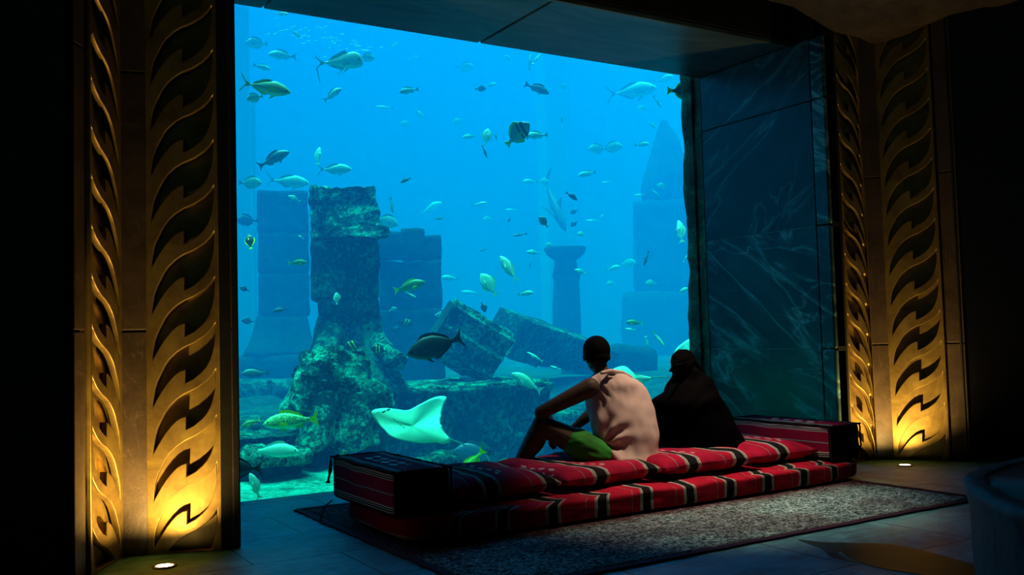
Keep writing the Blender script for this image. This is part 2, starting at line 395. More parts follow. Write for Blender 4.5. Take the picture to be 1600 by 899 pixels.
# glass
bm = bmesh.new(); box(bm, XL, XR, YG, YG+.03, 0, ZT+.02); o = struct('window_1', bm, M['glass'])

# ------------------------------------------------------------------ relief pilasters
LEAF_TOP = [(0, 0), (.012, .2), (.03, .38), (.07, .55), (.13, .71), (.19, .87), (.26, 1.0), (.38, 1.15), (.5, 1.25), (.67, 1.35), (.84, 1.50), (.94, 1.64), (1, 1.77)]
LEAF_BOT = [(1, 1.55), (.985, 1.33), (.95, 1.12), (.905, .95), (.84, .81), (.77, .71), (.65, .58), (.517, .49), (.527, .78), (.44, .75), (.365, .69), (.28, .58), (.2, .45), (.12, .29), (.05, .13)]
def plate_with_leaves(width, height, per, mirror, z_first, thick):
    """bronze plate pierced by leaf shaped openings, standing in front of a back plate: local x across, y up"""
    cu = bpy.data.curves.new('plate', 'CURVE'); cu.dimensions = '2D'; cu.fill_mode = 'BOTH'; cu.extrude = thick/2; cu.bevel_depth = .004; cu.bevel_resolution = 1; cu.offset = -.004
    def spl(pts):
        s = cu.splines.new('POLY'); s.points.add(len(pts)-1)
        for p, (x, y) in zip(s.points, pts): p.co = (x, y, 0, 1)
        s.use_cyclic_u = True
    spl([(0, 0), (width, 0), (width, height), (0, height)])
    ml, mr = .085*width, .055*width; lw = width-ml-mr
    k = 0; n = 0
    while True:
        z = z_first + per*k; k += 1
        if z > height+.02: break
        pts = []
        for u, v in LEAF_TOP+LEAF_BOT:
            yy = z+v*per
            x = ml+u*lw if not mirror else width-ml-u*lw
            pts.append((x, yy))
        ylo, yhi = .012, height-.012
        if max(p[1] for p in pts) > yhi or min(p[1] for p in pts) < ylo:
            # clip the outline to the plate
            out = []
            def inside(p, s_): return p[1] >= ylo if s_ == 0 else p[1] <= yhi
            for s_ in (0, 1):
                src = pts; out = []; lim = ylo if s_ == 0 else yhi
                for i in range(len(src)):
                    a, b = src[i-1], src[i]
                    ia, ib = inside(a, s_), inside(b, s_)
                    if ia != ib:
                        tt = (lim-a[1])/(b[1]-a[1]); out.append((a[0]+tt*(b[0]-a[0]), lim))
                    if ib: out.append(b)
                pts = out
                if len(pts) < 4: break
            if len(pts) < 4: continue
        spl(pts)
    o = bpy.data.objects.new('tmp', cu); COL.objects.link(o)
    dg = bpy.context.evaluated_depsgraph_get(); me = bpy.data.meshes.new_from_object(o.evaluated_get(dg))
    bpy.data.objects.remove(o); bpy.data.curves.remove(cu)
    return me
def pilaster(name, label, side, a0, a1, b0, b1, trims, zjoint):
    """a0->a1 and b0->b1: footprints of the two relief plates; the stone strip stands between a1 and b0"""
    root = empty(name, (*(((a1[0]+b0[0])/2), ((a1[1]+b0[1])/2)), 0), label, 'pilaster')
    H = 3.86
    def plate(p, q, mirror):
        p, q = Vector((*p, 0)), Vector((*q, 0)); d = q-p; wd = d.length; d.normalize(); nrm = Vector((d.y, -d.x, 0))   # nrm: toward the room
        me = plate_with_leaves(wd, H, .2615, mirror, -.232, .03)
        me.materials.append(M['bronze'])
        o = bpy.data.objects.new('relief_panel', me); COL.objects.link(o); o.parent = root
        R3 = Matrix(((d.x, 0, nrm.x), (d.y, 0, nrm.y), (0, 1, 0))).to_4x4()
        o.matrix_parent_inverse = Matrix.Translation(-root.location)
        o.matrix_basis = Matrix.Translation(p - nrm*.005) @ R3
        bm = bmesh.new(); c = [p-nrm*.040, q-nrm*.040, q-nrm*.06, p-nrm*.06]
        prism(bm, [(v.x, v.y) for v in c], 0, H); fixn(bm); obj('back_plate', bm, M['bronze'], root)
        return p, q, nrm
    plate(a0, a1, True); plate(b0, b1, False)
    def strip(pts, mat, nm, split=zjoint):
        for k, (z0, z1) in enumerate([(0, split-.004), (split+.004, split+1.46), (split+1.468, H)]):
            bm = bmesh.new(); prism(bm, pts, z0, z1); bevel(bm, .006, 2); fixn(bm); obj(nm, bm, mat, root)
    m = .02
    ax, ay = a1; bx, by = b0
    back = Vector(((ax+bx)/2, (ay+by)/2)); d = (Vector(b0)-Vector(a1)).normalized(); nn = Vector((d.y, -d.x))
    strip([(ax+nn.x*.012, ay+nn.y*.012), (bx+nn.x*.012, by+nn.y*.012), (bx-nn.x*.1, by-nn.y*.1), (ax-nn.x*.1, ay-nn.y*.1)], M['brownstone'], 'stone_strip')
    for t in trims: strip(t, M['brownstone'], 'edge_stone')
    return root
pilaster('relief_pilaster', 'gold lit bronze leaf-relief pilaster left of the aquarium window', 'l',
         (0.675, 5.265), (0.885, 5.615), (1.02, 5.585), (1.385, 5.43), [
         [(.60, 5.16), (.662, 5.255), (.62, 5.34), (.54, 5.25)], [(1.392, 5.43), (1.455, 5.418), (1.455, 5.5), (1.40, 5.52)]], 1.24)
pilaster('relief_pilaster', 'gold lit bronze leaf-relief pilaster right of the marble jamb', 'r',
         (6.70, 5.43), (6.965, 5.385), (7.09, 5.305), (7.33, 4.93), [
         [(6.655, 5.43), (6.69, 5.43), (6.69, 5.5), (6.655, 5.5)], [(7.345, 4.925), (7.42, 4.80), (7.50, 4.86), (7.40, 5.02)]], .995)

def uplight(p, label):
    root = empty('floor_uplight', p, label, 'light')
    bm = bmesh.new(); n = 32
    def ring(r, z): return [Vector((p.x+r*math.cos(2*PI*i/n), p.y+r*math.sin(2*PI*i/n), z)) for i in range(n)]
    quadstrip(bm, [ring(.062, .0), ring(.062, .006), ring(.048, .009), ring(.045, .004)], caps=False); fixn(bm); obj('rim', bm, M['steel'], root, True)
    bm = bmesh.new(); quadstrip(bm, [ring(.045, .001), ring(.044, .005), ring(.02, .007)]); fixn(bm); obj('lens', bm, M['lampglow'], root)
uplight(UPL[0], 'small round recessed floor lamp glowing at the foot of the left pilaster')
uplight(UPL[1], 'small round recessed floor lamp glowing at the foot of the right pilaster')

# ------------------------------------------------------------------ rug and floor inlay
RX0, RX1, RY0, RY1 = 2.13, 5.86, 3.74, 6.34
root = empty('rug', (4, 5, 0), 'large mottled pale rug with dark binding, lying under the floor sofa', 'rug')
def sheet(x0, x1, y0, y1, z, n, amp):
    bm = bmesh.new(); m = max(2, int(n*(y1-y0)/(x1-x0)))
    g = [[bm.verts.new((x0+(x1-x0)*i/n+ (amp*.6*noise.noise((0, y1*j/m*2, 3)) if i in (0, n) else 0), y0+(y1-y0)*j/m + (amp*noise.noise((x0+(x1-x0)*i/n*2, 5, 0)) if j in (0, m) else 0), z+amp*.2*abs(noise.noise((i*.4, j*.4, 1))))) for i in range(n+1)] for j in range(m+1)]
    for a, b in zip(g[:-1], g[1:]):
        for i in range(n): bm.faces.new((a[i], a[i+1], b[i+1], b[i]))
    r = bmesh.ops.extrude_face_region(bm, geom=list(bm.faces)); 
    for v in [e for e in r['geom'] if isinstance(e, bmesh.types.BMVert)]: v.co.z = .0015
    fixn(bm); return bm
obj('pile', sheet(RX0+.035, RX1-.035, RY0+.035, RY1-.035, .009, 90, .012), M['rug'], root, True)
bm = bmesh.new(); n = 70
def wav(k): return .012*noise.noise((k*.45, 2.2, 0))
def band(pa, pb, wd):
    L = (pb-pa).length; d = (pb-pa)/L; nr = Vector((-d.y, d.x, 0)); rs = []
    for i in range(n+1):
        c = pa+d*L*i/n + nr*wav(i+pa.x*9); z = .012+.004*abs(noise.noise((i*.35, pa.x, 0)))
        rs.append([c-nr*wd/2+Vector((0, 0, .001)), c-nr*wd/2+Vector((0, 0, z)), c+nr*wd/2+Vector((0, 0, z)), c+nr*wd/2+Vector((0, 0, .001))])
    quadstrip(bm, rs)
cs = [Vector((RX0, RY0, 0)), Vector((RX1, RY0, 0)), Vector((RX1, RY1, 0)), Vector((RX0, RY1, 0))]
for a, b in zip(cs, cs[1:]+cs[:1]): band(a, b, .05)
fixn(bm); obj('binding', bm, M['rugedge'], root)

def inlay(name, pts, mat, parent, z):
    bm = bmesh.new(); prism(bm, [(Fl(*p).x, Fl(*p).y) for p in pts], .0008, z); fixn(bm); return obj(name, bm, mat, parent)
root = empty('floor_inlay', (4.2, 3.1, 0), 'swirling gold and dark teal inlay set in the slate beside the rug', 'floor inlay')
def smooth_poly(pts, n=6):
    out = []; N = len(pts)
    for i in range(N):
        p0, p1, p2, p3 = [Vector(pts[(i+k-1) % N]) for k in range(4)]
        for t in range(n):
            t /= n; out.append(tuple(.5*((2*p1)+(p2-p0)*t+(2*p0-5*p1+4*p2-p3)*t*t+(3*p1-p0-3*p2+p3)*t**3)))
    return out
M['inlay_gold'] = plain('gold_inlay', (.16, .10, .025), .4, .2, var=.2, scale=6); M['inlay_teal'] = plain('dark_inlay', (.03, .09, .07), .3, 0, var=.3)
inlay('dark_swirl', smooth_poly([(1246, 844), (1285, 848), (1330, 849), (1385, 851), (1330, 858), (1310, 866), (1340, 880), (1300, 872), (1283, 858)]), M['inlay_teal'], root, .0020)
inlay('gold_leaf', smooth_poly([(1315, 862), (1345, 852), (1385, 851), (1440, 861), (1500, 877), (1560, 900), (1500, 905), (1420, 896), (1350, 882)]), M['inlay_gold'], root, .0026)

# round stone planter at the right edge
root = empty('stone_basin', (4.2, 1.4, 0), 'dark round stone basin with chipped rim in the lower right corner', 'basin')
cx, cyy, R_ = 4.31, 1.38, 1.2
def rr(rad, z, am=.012): return [Vector((cx+(rad+am*noise.noise((3*math.cos(a)*2, 3*math.sin(a)*2, z*4)))*math.cos(a), cyy+(rad+am*noise.noise((6*math.cos(a), 6*math.sin(a), z*4)))*math.sin(a), z+am*.8*noise.noise((9*math.cos(a), 9*math.sin(a), 7)))) for a in [2*PI*i/180 for i in range(180)]]
bm = bmesh.new(); quadstrip(bm, [rr(R_-.03, 0, .004)]+[rr(R_-.02+.02*k/9, .05*k, .01) for k in range(1, 9)]+[rr(R_+.01, .455), rr(R_+.015, .49, .02), rr(R_-.01, .515, .025), rr(R_-.07, .51, .01)], caps=False)
fixn(bm); obj('wall', bm, (lambda t: t.bsdf(t.ramp(t.noise(t.coord(scale=(6, 6, 1)), 2, 6, .7), [(.3, (.03, .045, .05)), (.7, (.09, .13, .13))]), .6, 0, .4, t.bump(t.noise(t.coord(), 12, 6), .5, .02)))(NT('basin_stone')), root, True)
bm = bmesh.new(); quadstrip(bm, [rr(R_-.065, .505, .01), rr(R_-.12, .47, .01), rr(R_-.5, .46, .02), rr(.2, .50, .03)]); fixn(bm); obj('filling', bm, M['blackstone'], root, True)

# ------------------------------------------------------------------ floor sofa
def softbox(dims, mat, name, parent, loc, rz=0, puff=.0, corner=5, n=26, uvx0=0, mode='block', sag=0, amp=.006, tilt=0, seed=0, ex=14., endmat=None):
    """upholstered box or pillow; UV.x runs across the stripes in metres"""
    dx, dy, dz = dims; bm = bmesh.new(); uvl = bm.loops.layers.uv.new('UVMap')
    bmesh.ops.create_cube(bm, size=2.0)
    bmesh.ops.subdivide_edges(bm, edges=list(bm.edges), cuts=n, use_grid_fill=True)
    base = {}
    for v in bm.verts:
        x, y, z = v.co; base[v] = (x, y, z)
        if mode == 'block':
            k = (abs(x)**ex+abs(y)**ex+abs(z)**ex)**(1/ex)
            m = max(abs(x), abs(y), abs(z)); s = m/k
            X, Y, Z = x*s, y*s, z*s
            bul = puff*(1-x*x)*(1-y*y)*(1-z*z*.5)
            X *= 1+puff*(1-y*y)*(1-z*z); Y *= 1+puff*(1-x*x)*(1-z*z); Z *= 1+puff*(1-x*x)*(1-y*y)
        else:
            e = (1-abs(x)**corner)**.5 * (1-abs(y)**corner)**.5 if mode == 'pillow' else 1
            pin = 1-.045*(1-min(1, (abs(x)**3+abs(y)**3)))*0
            X = x*(1-.03*(1-abs(y)**2)*(abs(x) > .8)); Y = y*(1-.03*(1-abs(x)**2)*(abs(y) > .8))
            e = max(0.0, 1-abs(x)**corner)**.55*max(0.0, 1-abs(y)**corner)**.55
            Z = z*(.10+.90*e)
            f = (1-abs(z))
            X *= 1-.0*f
        p = Vector((X*dx/2, Y*dy/2, (Z+1)*dz/2))
        nn = fbm(Vector(p)+Vector((seed*5., 0, 0)), 3.5, 3)
        p.z += amp*nn*(1 if z > -.5 else 0)*2; p.x += amp*fbm(Vector(p), 6); p.y += amp*fbm(Vector(p)+Vector((9, 9, 9)), 6)
        p.z -= sag*max(0, 1-(x*x+y*y))*(z > 0)
        v.co = p
    for f in bm.faces:
        c = Vector((0, 0, 0))
        for v in f.verts: c += Vector(base[v])
        c /= len(f.verts); ax = max(range(3), key=lambda i: abs(c[i]))
        for lp in f.loops:
            x, y, z = base[lp.vert]
            if ax == 0: s = math.copysign(dx/2, c.x) + math.copysign((1-z)*dz/2, c.x); t_ = (y+1)*dy/2
            else: s = x*dx/2; t_ = (y+1)*dy/2 if ax == 2 else (0 - (1-z)*dz/2)
            lp[uvl].uv = (s+uvx0, t_)
    if endmat:
        for f in bm.faces:
            c = Vector((0, 0, 0))
            for v in f.verts: c += Vector(base[v])
            if abs(c.y)/len(f.verts) > .999: f.material_index = 1
    mt = Matrix.Translation(loc) @ Matrix.Rotation(rz, 4, 'Z') @ Matrix.Rotation(tilt, 4, 'Y')
    bmesh.ops.transform(bm, matrix=mt, verts=bm.verts)
    o = obj(name, bm, mat, parent, True)
    if endmat: o.data.materials.append(endmat)
    return o
def seam(parent, pts, r, mat, name='piping'):
    bm = bmesh.new(); rings = []
    for i, p in enumerate(pts):
        d = (Vector(pts[min(i+1, len(pts)-1)])-Vector(pts[max(i-1, 0)])).normalized(); a = d.orthogonal().normalized(); b = d.cross(a)
        rings.append([Vector(p)+a*r*math.cos(q)+b*r*math.sin(q) for q in [2*PI*k/6 for k in range(6)]])
    quadstrip(bm, rings); fixn(bm); return obj(name, bm, mat, parent, True)
def thing1(name, loc, label, cat, group=None): return empty(name, loc, label, cat, group)
M['fringe'] = plain('dark_wool', (.012, .008, .010), .95)
# folded mattress that carries everything
r = thing1('floor_mattress', (4.1, 5.25, 0), 'long red and black striped mattress lying on the rug under all the cushions', 'mattress')
softbox((3.82, 1.12, .15), M['kilim_base'], 'cover', r, (4.13, 5.27, .014), 0, .0, uvx0=.1, n=60, ex=8.)
def _end():
    t = NT('shaded_end_cloth'); uv = t.n('ShaderNodeUVMap').outputs[0]; sp = t.n('ShaderNodeSeparateXYZ'); t.l(uv, sp.inputs[0])
    col = t.ramp(t.math('FRACT', t.math('DIVIDE', sp.outputs[0], .36)), [(0, (.006, .006, .008)), (.14, (.05, .006, .01)), (.16, (.006, .006, .008)), (.20, (.05, .006, .01)), (.22, (.02, .003, .008)), (.68, (.06, .008, .012)), (.70, (.008, .005, .008)), (.76, (.06, .008, .012)), (.78, (.006, .006, .008))], 'CONSTANT')
    return t.bsdf(col, .95, 0, .08, t.bump(t.noise(t.coord(), 160, 2), .5, .004))
M['kilim_end'] = _end()  # bolster ends darkened: their lack of light put into the cloth colour
def block(loc, dims, label, ph):
    r = thing1('arm_bolster', loc, label, 'cushion', 'square arm bolsters of the floor sofa')
    softbox(dims, M['kilim_block'], 'cover', r, loc, 0, .012, uvx0=dims[0]/2, n=30, amp=.004, endmat=M['kilim_end'])
    x0, x1, y0, y1, zt = loc[0]-dims[0]/2, loc[0]+dims[0]/2, loc[1]-dims[1]/2, loc[1]+dims[1]/2, loc[2]+dims[2]
    e = .006
    def edge(a, b, n=16): return [Vector(a).lerp(Vector(b), i/n)+Vector((noise.noise((i*.9, a[0], 0)), noise.noise((i*.9, a[1], 5)), noise.noise((i*.8, a[2], 9))))*.006 for i in range(n+1)]
    for a, b in (((x0, y0, zt-e), (x1, y0, zt-e)), ((x0, y0, zt-e), (x0, y1, zt-e)), ((x1, y0, zt-e), (x1, y1, zt-e)), ((x0, y1, zt-e), (x1, y1, zt-e)),
                 ((x1-.003, y0+.003, loc[2]+.01), (x1-.003, y0+.003, zt)), ((x0+.003, y0+.003, loc[2]+.01), (x0+.003, y0+.003, zt))):
        seam(r, edge(a, b), .007, M['fringe'])
    return r
lb = block((2.36, 5.34, .155), (.36, .98, .262), 'square striped arm bolster at the left end of the sofa, nearest the glass corner', .0)
bm = bmesh.new()
for k in range(7):
    a = Vector((2.17, 5.80, .40)); rr_ = [a+Vector((random.uniform(-.012, .012), random.uniform(-.012, .012), 0)) for _ in range(2)]
    pts = [a.lerp(a+Vector((random.uniform(-.03, .0), random.uniform(-.03, .03), -.15)), q/4) for q in range(5)]
    rings = [[p+Vector((.005*math.cos(w_), .005*math.sin(w_), 0)) for w_ in (0, 1.57, 3.14, 4.71)] for p in pts]; quadstrip(bm, rings)
obj('tassel', bm, M['fringe'], lb)
block((5.83, 5.30, .155), (.34, 1.06, .272), 'square striped arm bolster at the right end of the sofa, against the marble', .0)
def seat(loc, dims, rz, label, ph, sag=.0, tilt=0, seed=0, mat='kilim'):
    r = thing1('seat_cushion', loc, label, 'cushion', 'seat cushions of the floor sofa')
    softbox(dims, M[mat], 'cover', r, loc, rz, mode='pillow', corner=4, n=34, uvx0=ph, sag=sag, tilt=tilt, seed=seed, amp=.006)
    return r
seat((2.94, 5.36, .150), (.78, .94, .17), 0, 'dull red striped seat cushion between left bolster and seated man', .72-.40, 0, 0, 1)
seat((3.74, 5.36, .155), (.80, .96, .17), .03, 'striped seat cushion the man in the pale shirt sits on', .33, .045, 0, 2)
seat((4.59, 5.33, .155), (.87, .98, .18), -.03, 'bright red seat cushion the woman in black sits on', .40, .045, 0, 3)
seat((5.34, 5.36, .150), (.62, .94, .17), .0, 'striped seat cushion right of the woman, beside the right bolster', .25, 0, 0, 4)
# cord hanging from the mattress corner
bm = bmesh.new(); pts = [Vector((2.20, 5.86, .13)), Vector((2.14, 5.84, .10)), Vector((2.10, 5.80, .05)), Vector((2.085, 5.77, .018))]
quadstrip(bm, [[p+Vector((0, .03*(.4+.2*i), 0)), p+Vector((.008, 0, 0)), p-Vector((0, .03*(.4+.2*i), 0)), p-Vector((.008, 0, 0))] for i, p in enumerate(pts)]); fixn(bm)
for o_ in COL.objects:
    if o_.name == 'floor_mattress': obj('corner_tie', bm, M['fringe'], o_); break

# ------------------------------------------------------------------ people
def ncaps(bm, a, b, ra, rb, seg=14):
    a, b = Vector(a), Vector(b); d = b-a; L = d.length
    if L < 1e-5: d = Vector((0, 0, 1)); L = 1e-5
    d.normalize(); x = d.orthogonal().normalized(); y = d.cross(x); rings = []
    for k in range(1, 6):
        t = -PI/2+PI/2*k/5; rings.append((a+d*ra*math.sin(t), ra*math.cos(t)))
    for k in range(0, 5):
        t = PI/2*k/5; rings.append((b+d*rb*math.sin(t), rb*math.cos(t)))
    quadstrip(bm, [[c+x*r_*math.cos(2*PI*i/seg)+y*r_*math.sin(2*PI*i/seg) for i in range(seg)] for c, r_ in rings])
def nell(bm, c, rad, rot=None, sub=3):
    r = bmesh.ops.create_icosphere(bm, subdivisions=sub, radius=1.0)
    m = Matrix.Translation(c) @ (rot if rot else Matrix.Identity(4)) @ Matrix.Diagonal((*rad, 1))
    bmesh.ops.transform(bm, matrix=m, verts=r['verts'])
def remeshed(name, bm, mat, parent, voxel=.008, smooth=4, fn=None):
    fixn(bm); me = bpy.data.meshes.new(name); bm.to_mesh(me); bm.free()
    o = bpy.data.objects.new(name, me); COL.objects.link(o)
    md = o.modifiers.new('r', 'REMESH'); md.mode = 'VOXEL'; md.voxel_size = voxel
    ms = o.modifiers.new('s', 'SMOOTH'); ms.iterations = smooth; ms.factor = .5
    dg = bpy.context.evaluated_depsgraph_get(); me2 = bpy.data.meshes.new_from_object(o.evaluated_get(dg))
    o.modifiers.clear(); o.data = me2; me2.name = name; bpy.data.meshes.remove(me)
    if fn:
        for v in me2.vertices: v.co = fn(v.co.copy(), v.normal.copy())
    me2.materials.clear(); me2.materials.append(mat)
    for p in me2.polygons: p.use_smooth = True
    o.parent = parent; o.matrix_parent_inverse = Matrix.Translation(-parent.location)
    return o
def hand(bm, wrist, dirv, palmn, side, curl=.5, s=1.0):
    """palm with four fingers of different lengths and a thumb"""
    d = Vector(dirv).normalized(); n = Vector(palmn); n = (n-d*n.dot(d)).normalized(); r_ = d.cross(n)*side; w_ = Vector(wrist)
    for k in range(4):
        off = (k-1.5)*.021*s; ncaps(bm, w_+r_*off*.55, w_+d*.085*s+r_*off, .013*s, .011*s, 8)
        L = [.072, .080, .074, .058][k]*s; p = w_+d*.088*s+r_*off; dd = d.copy()
        for q, (fr, rad) in enumerate(((.45, .0092), (.32, .0084), (.23, .0076))):
            dd = (dd+n*curl*(.35+.25*q)).normalized(); e = p+dd*L*fr; ncaps(bm, p, e, rad*s, (rad-.0006)*s, 8); p = e
    p = w_+d*.03*s-r_*.03*s; e = p+(d*.55-r_*.6+n*.35).normalized()*.04*s; ncaps(bm, w_+d*.015*s-r_*.012*s, p, .014*s, .013*s, 8); ncaps(bm, p, e, .0115*s, .0105*s, 8)
    e2 = e+(d*.8-r_*.25+n*.4).normalized()*.03*s; ncaps(bm, e, e2, .010*s, .0085*s, 8)

def head(bm, c, yaw, s=1.0, pitch=0):
    """head looking along local +Y, with brow, nose, lips, chin and ears"""
    R4 = Matrix.Rotation(yaw, 4, 'Z') @ Matrix.Rotation(pitch, 4, 'X')
    def T(x, y, z): return Vector(c)+(R4 @ Vector((x*s, y*s, z*s)))
    nell(bm, T(0, -.012, .025), (.078*s, .096*s, .088*s), R4); nell(bm, T(0, .012, -.035), (.060*s, .074*s, .075*s), R4)
    ncaps(bm, T(0, .055, -.095), T(0, .06, -.09), .024*s, .022*s, 10)                                   # chin
    ncaps(bm, T(0, .082, .005), T(0, .105, -.028), .009*s, .0135*s, 8)                                  # nose
    ncaps(bm, T(-.035, .078, .018), T(.035, .078, .018), .011*s, .011*s, 8)                             # brow
    ncaps(bm, T(-.018, .082, -.058), T(.018, .082, -.058), .008*s, .008*s, 8); ncaps(bm, T(-.014, .080, -.068), T(.014, .080, -.068), .008*s, .008*s, 8)
    for q in (-1, 1):
        nell(bm, T(q*.080, -.004, -.008), (.010*s, .020*s, .032*s), R4 @ Matrix.Rotation(q*.35, 4, 'Z'), 2)
    return T, R4

# --- the man
man = empty('person', (4.05, 5.35, .25), 'man in pale sleeveless shirt and green shorts, seated with knee raised, back turned', 'person')
sL = P(922, 606, 5.40); sR = P(993, 607, 5.46); pel = P(975, 712, 5.27); hipL = P(945, 715, 5.33); hipR = P(1005, 716, 5.34)
chest = P(968, 655, 5.33); upch = P(955, 612, 5.42); neck = P(942, 588, 5.47); hd = P(932, 556, 5.535)
knL = P(846, 664, 5.62); anL = P(803, 738, 5.76)
elL = P(845, 645, 5.60); wrL = P(866, 668, 5.84); haL = P(862, 690, 5.86)
knR = Vector((4.42, 5.78, .52)); anR = Vector((4.25, 5.98, .12)); elR = P(925, 645, 5.80); wrR = P(893, 672, 5.92)
bm = bmesh.new()
ncaps(bm, pel, chest, .105, .105); ncaps(bm, hipL, hipR, .10, .10); ncaps(bm, chest, upch, .105, .095); ncaps(bm, sL+Vector((.02, .04, -.03)), sR-Vector((.04, -.03, .04)), .045, .045)
ncaps(bm, upch, neck, .062, .056); ncaps(bm, neck, hd+Vector((0, -.01, -.03)), .056, .054)
T_, R4 = head(bm, hd, -.55, 1.12, -.2)
ncaps(bm, hipL, hipL.lerp(knL, .5), .10, .094); ncaps(bm, hipL.lerp(knL, .5), knL, .094, .068)
calf = knL.lerp(anL, .35)+Vector((.012, -.015, 0)); ncaps(bm, knL, calf, .066, .076); ncaps(bm, calf, calf.lerp(anL, .5), .076, .056); ncaps(bm, calf.lerp(anL, .5), anL, .056, .040)
toe = anL+Vector((-.07, .20, -.045)); ncaps(bm, anL+Vector((.01, -.03, -.035)), anL+Vector((-.035, .10, -.035)), .034, .034); ncaps(bm, anL+Vector((-.035, .10, -.04)), toe, .036, .024)
for k in range(5):
    q = toe+Vector((-.035+.018*k, -.004*abs(k-3), 0)); ncaps(bm, q, q+Vector((-.01, .04, -.003)), .011, .009, 8)
ncaps(bm, hipR, hipR.lerp(knR, .5), .092, .078); ncaps(bm, hipR.lerp(knR, .5), knR, .078, .058); ncaps(bm, knR, knR.lerp(anR, .35), .056, .056); ncaps(bm, knR.lerp(anR, .35), anR, .056, .036)
toeR = anR+Vector((.02, .2, -.045)); ncaps(bm, anR, toeR, .036, .026)
for k in range(5): ncaps(bm, toeR+Vector((-.03+.015*k, 0, 0)), toeR+Vector((-.03+.017*k, .04, -.003)), .011, .009, 8)
bic = sL.lerp(elL, .45); ncaps(bm, sL, bic, .070, .060); ncaps(bm, bic, elL, .060, .046); fa = elL.lerp(wrL, .3); ncaps(bm, elL, fa, .046, .050); ncaps(bm, fa, wrL, .050, .029)
hand(bm, wrL, haL-wrL+Vector((0, 0, -.02)), (.2, -1, -.2), 1, .35)
bic = sR.lerp(elR, .5); ncaps(bm, sR, bic, .060, .048); ncaps(bm, bic, elR, .048, .040); fa = elR.lerp(wrR, .3); ncaps(bm, elR, fa, .040, .042); ncaps(bm, fa, wrR, .042, .027)
hand(bm, wrR, (-.5, .3, -.8), (-.3, -1, -.2), -1, .4)
remeshed('body', bm, M['skin'], man, .0065, 3)
# hair: cap following the skull, cropped above neck and ears
bm = bmesh.new(); nell(bm, T_(0, -.018, .032), (.100, .118, .107), R4, 4); nell(bm, T_(0, -.040, -.018), (.086, .084, .082), R4, 3)
inv = (Matrix.Translation(hd) @ R4).inverted()
for v in list(bm.verts):
    q = inv @ v.co
    if q.z < -.062 or (q.y > .045 and q.z < .065-.2*(q.y-.045)) or (q.z < -.01 and q.y > .0): bm.verts.remove(v)
r_ = bmesh.ops.solidify(bm, geom=list(bm.faces), thickness=.012)
obj('hair', bm, M['hair'], man, True)
for q in (-1, 1):
    bm = bmesh.new(); nell(bm, T_(q*.031, .068, .002), (.0115, .0115, .0115), None, 2); obj('eye', bm, M['eye'], man, True)
# clothing: rings fitted around the seated figure
def ringloft(rows, n=40, fn=None, dirs=None, tilt=0):
    """rows: (image row, left edge, right edge, depth Y, half thickness)"""
    rings = []
    for (yy, xl, xr, Y, ry) in rows:
        c = P((xl+xr)/2, yy, Y); dist = (c-Vector((0, 0, CAMZ))).dot(Fv); rx = (xr-xl)/2*dist/FPX
        rd = Vector((Rv.x, Rv.y, 0)).normalized() if dirs is None else dirs
        vd = Vector((c.x, c.y, 0)).normalized(); rd = Vector((vd.y, -vd.x, 0))
        ring = []
        for i in range(n):
            a = 2*PI*i/n; ca, sa = math.cos(a), math.sin(a); e = 1.0
            p = c+rd*rx*math.copysign(abs(ca)**e, ca)+vd*ry*math.copysign(abs(sa)**e, sa)
            ring.append(p)
        rings.append(ring)
    return rings
def densify(rings, m=4):
    out = []; N = len(rings)
    for k in range(N-1):
        p0, p1, p2, p3 = rings[max(k-1, 0)], rings[k], rings[k+1], rings[min(k+2, N-1)]
        for q in range(m):
            t = q/m
            out.append([.5*((2*b)+(c-a)*t+(2*a-5*b+4*c-d)*t*t+(3*b-a-3*c+d)*t**3) for a, b, c, d in zip(p0, p1, p2, p3)])
    out.append(rings[-1]); return out
rows = [(582, 932, 968, 5.445, .085), (589, 922, 982, 5.435, .105), (600, 909, 1000, 5.42, .125), (615, 913, 1010, 5.40, .135), (636, 918, 1020, 5.365, .152), (660, 922, 1026, 5.335, .16), (685, 927, 1028, 5.31, .165), (708, 930, 1028, 5.29, .17), (724, 932, 1026, 5.27, .175), (735, 942, 1014, 5.27, .165)]
bm = bmesh.new(); rg = densify(ringloft(rows, 72), 9)
armL = P(919, 622, 5.33)
quadstrip(bm, rg, caps=False); fixn(bm); bm.normal_update()
dvd = Vector((.62, .78, 0)); rdd = Vector((.78, -.62, 0))
def folds(v, nrm):
    p = v; h = (p-P(985, 700, 5.12))
    s_ = p.dot(rdd); z = p.z
    f = 0
    # diagonal pulls from the armhole and gathered folds at the waist
    a1 = math.sin((z*1.0+s_*1.7)*62+4*noise.noise(p*4)); w1 = .7*math.exp(-((z-.76)/.06)**2)*math.exp(-((s_-P(935, 620, 5.3).dot(rdd))/.09)**2)
    q = P(938, 697, 5.2); dxx = s_-q.dot(rdd); dz = z-q.z; ang = math.atan2(dz, dxx); rad = math.hypot(dxx, dz)
    a2 = math.sin(ang*9+3*noise.noise(p*5)); w2 = math.exp(-((rad-.12)/.09)**2)
    a3 = noise.noise(Vector((s_*14, 3, z*4))); w3 = math.exp(-((z-.33)/.10)**2)
    return p+nrm*(.014*a1*w1+.018*a2*w2*(dxx > -.02)+.022*a3*w3+.012*noise.noise(p*6)+.008*noise.noise(Vector((s_*30, z*12, 2))))
for v in bm.verts: v.co = folds(v.co.copy(), v.normal.copy())
# cut the two armholes
eL, eR = P(913, 618, 5.40), P(1004, 622, 5.52)
bm.faces.ensure_lookup_table()
kill = [f for f in bm.faces if ((f.calc_center_median()-sL-Vector((-.06, .0, -.03))) * 1.0).length < .088]
bmesh.ops.delete(bm, geom=kill, context='FACES')
bmesh.ops.solidify(bm, geom=list(bm.faces), thickness=-.004)
obj('shirt', bm, M['shirt'], man, True)
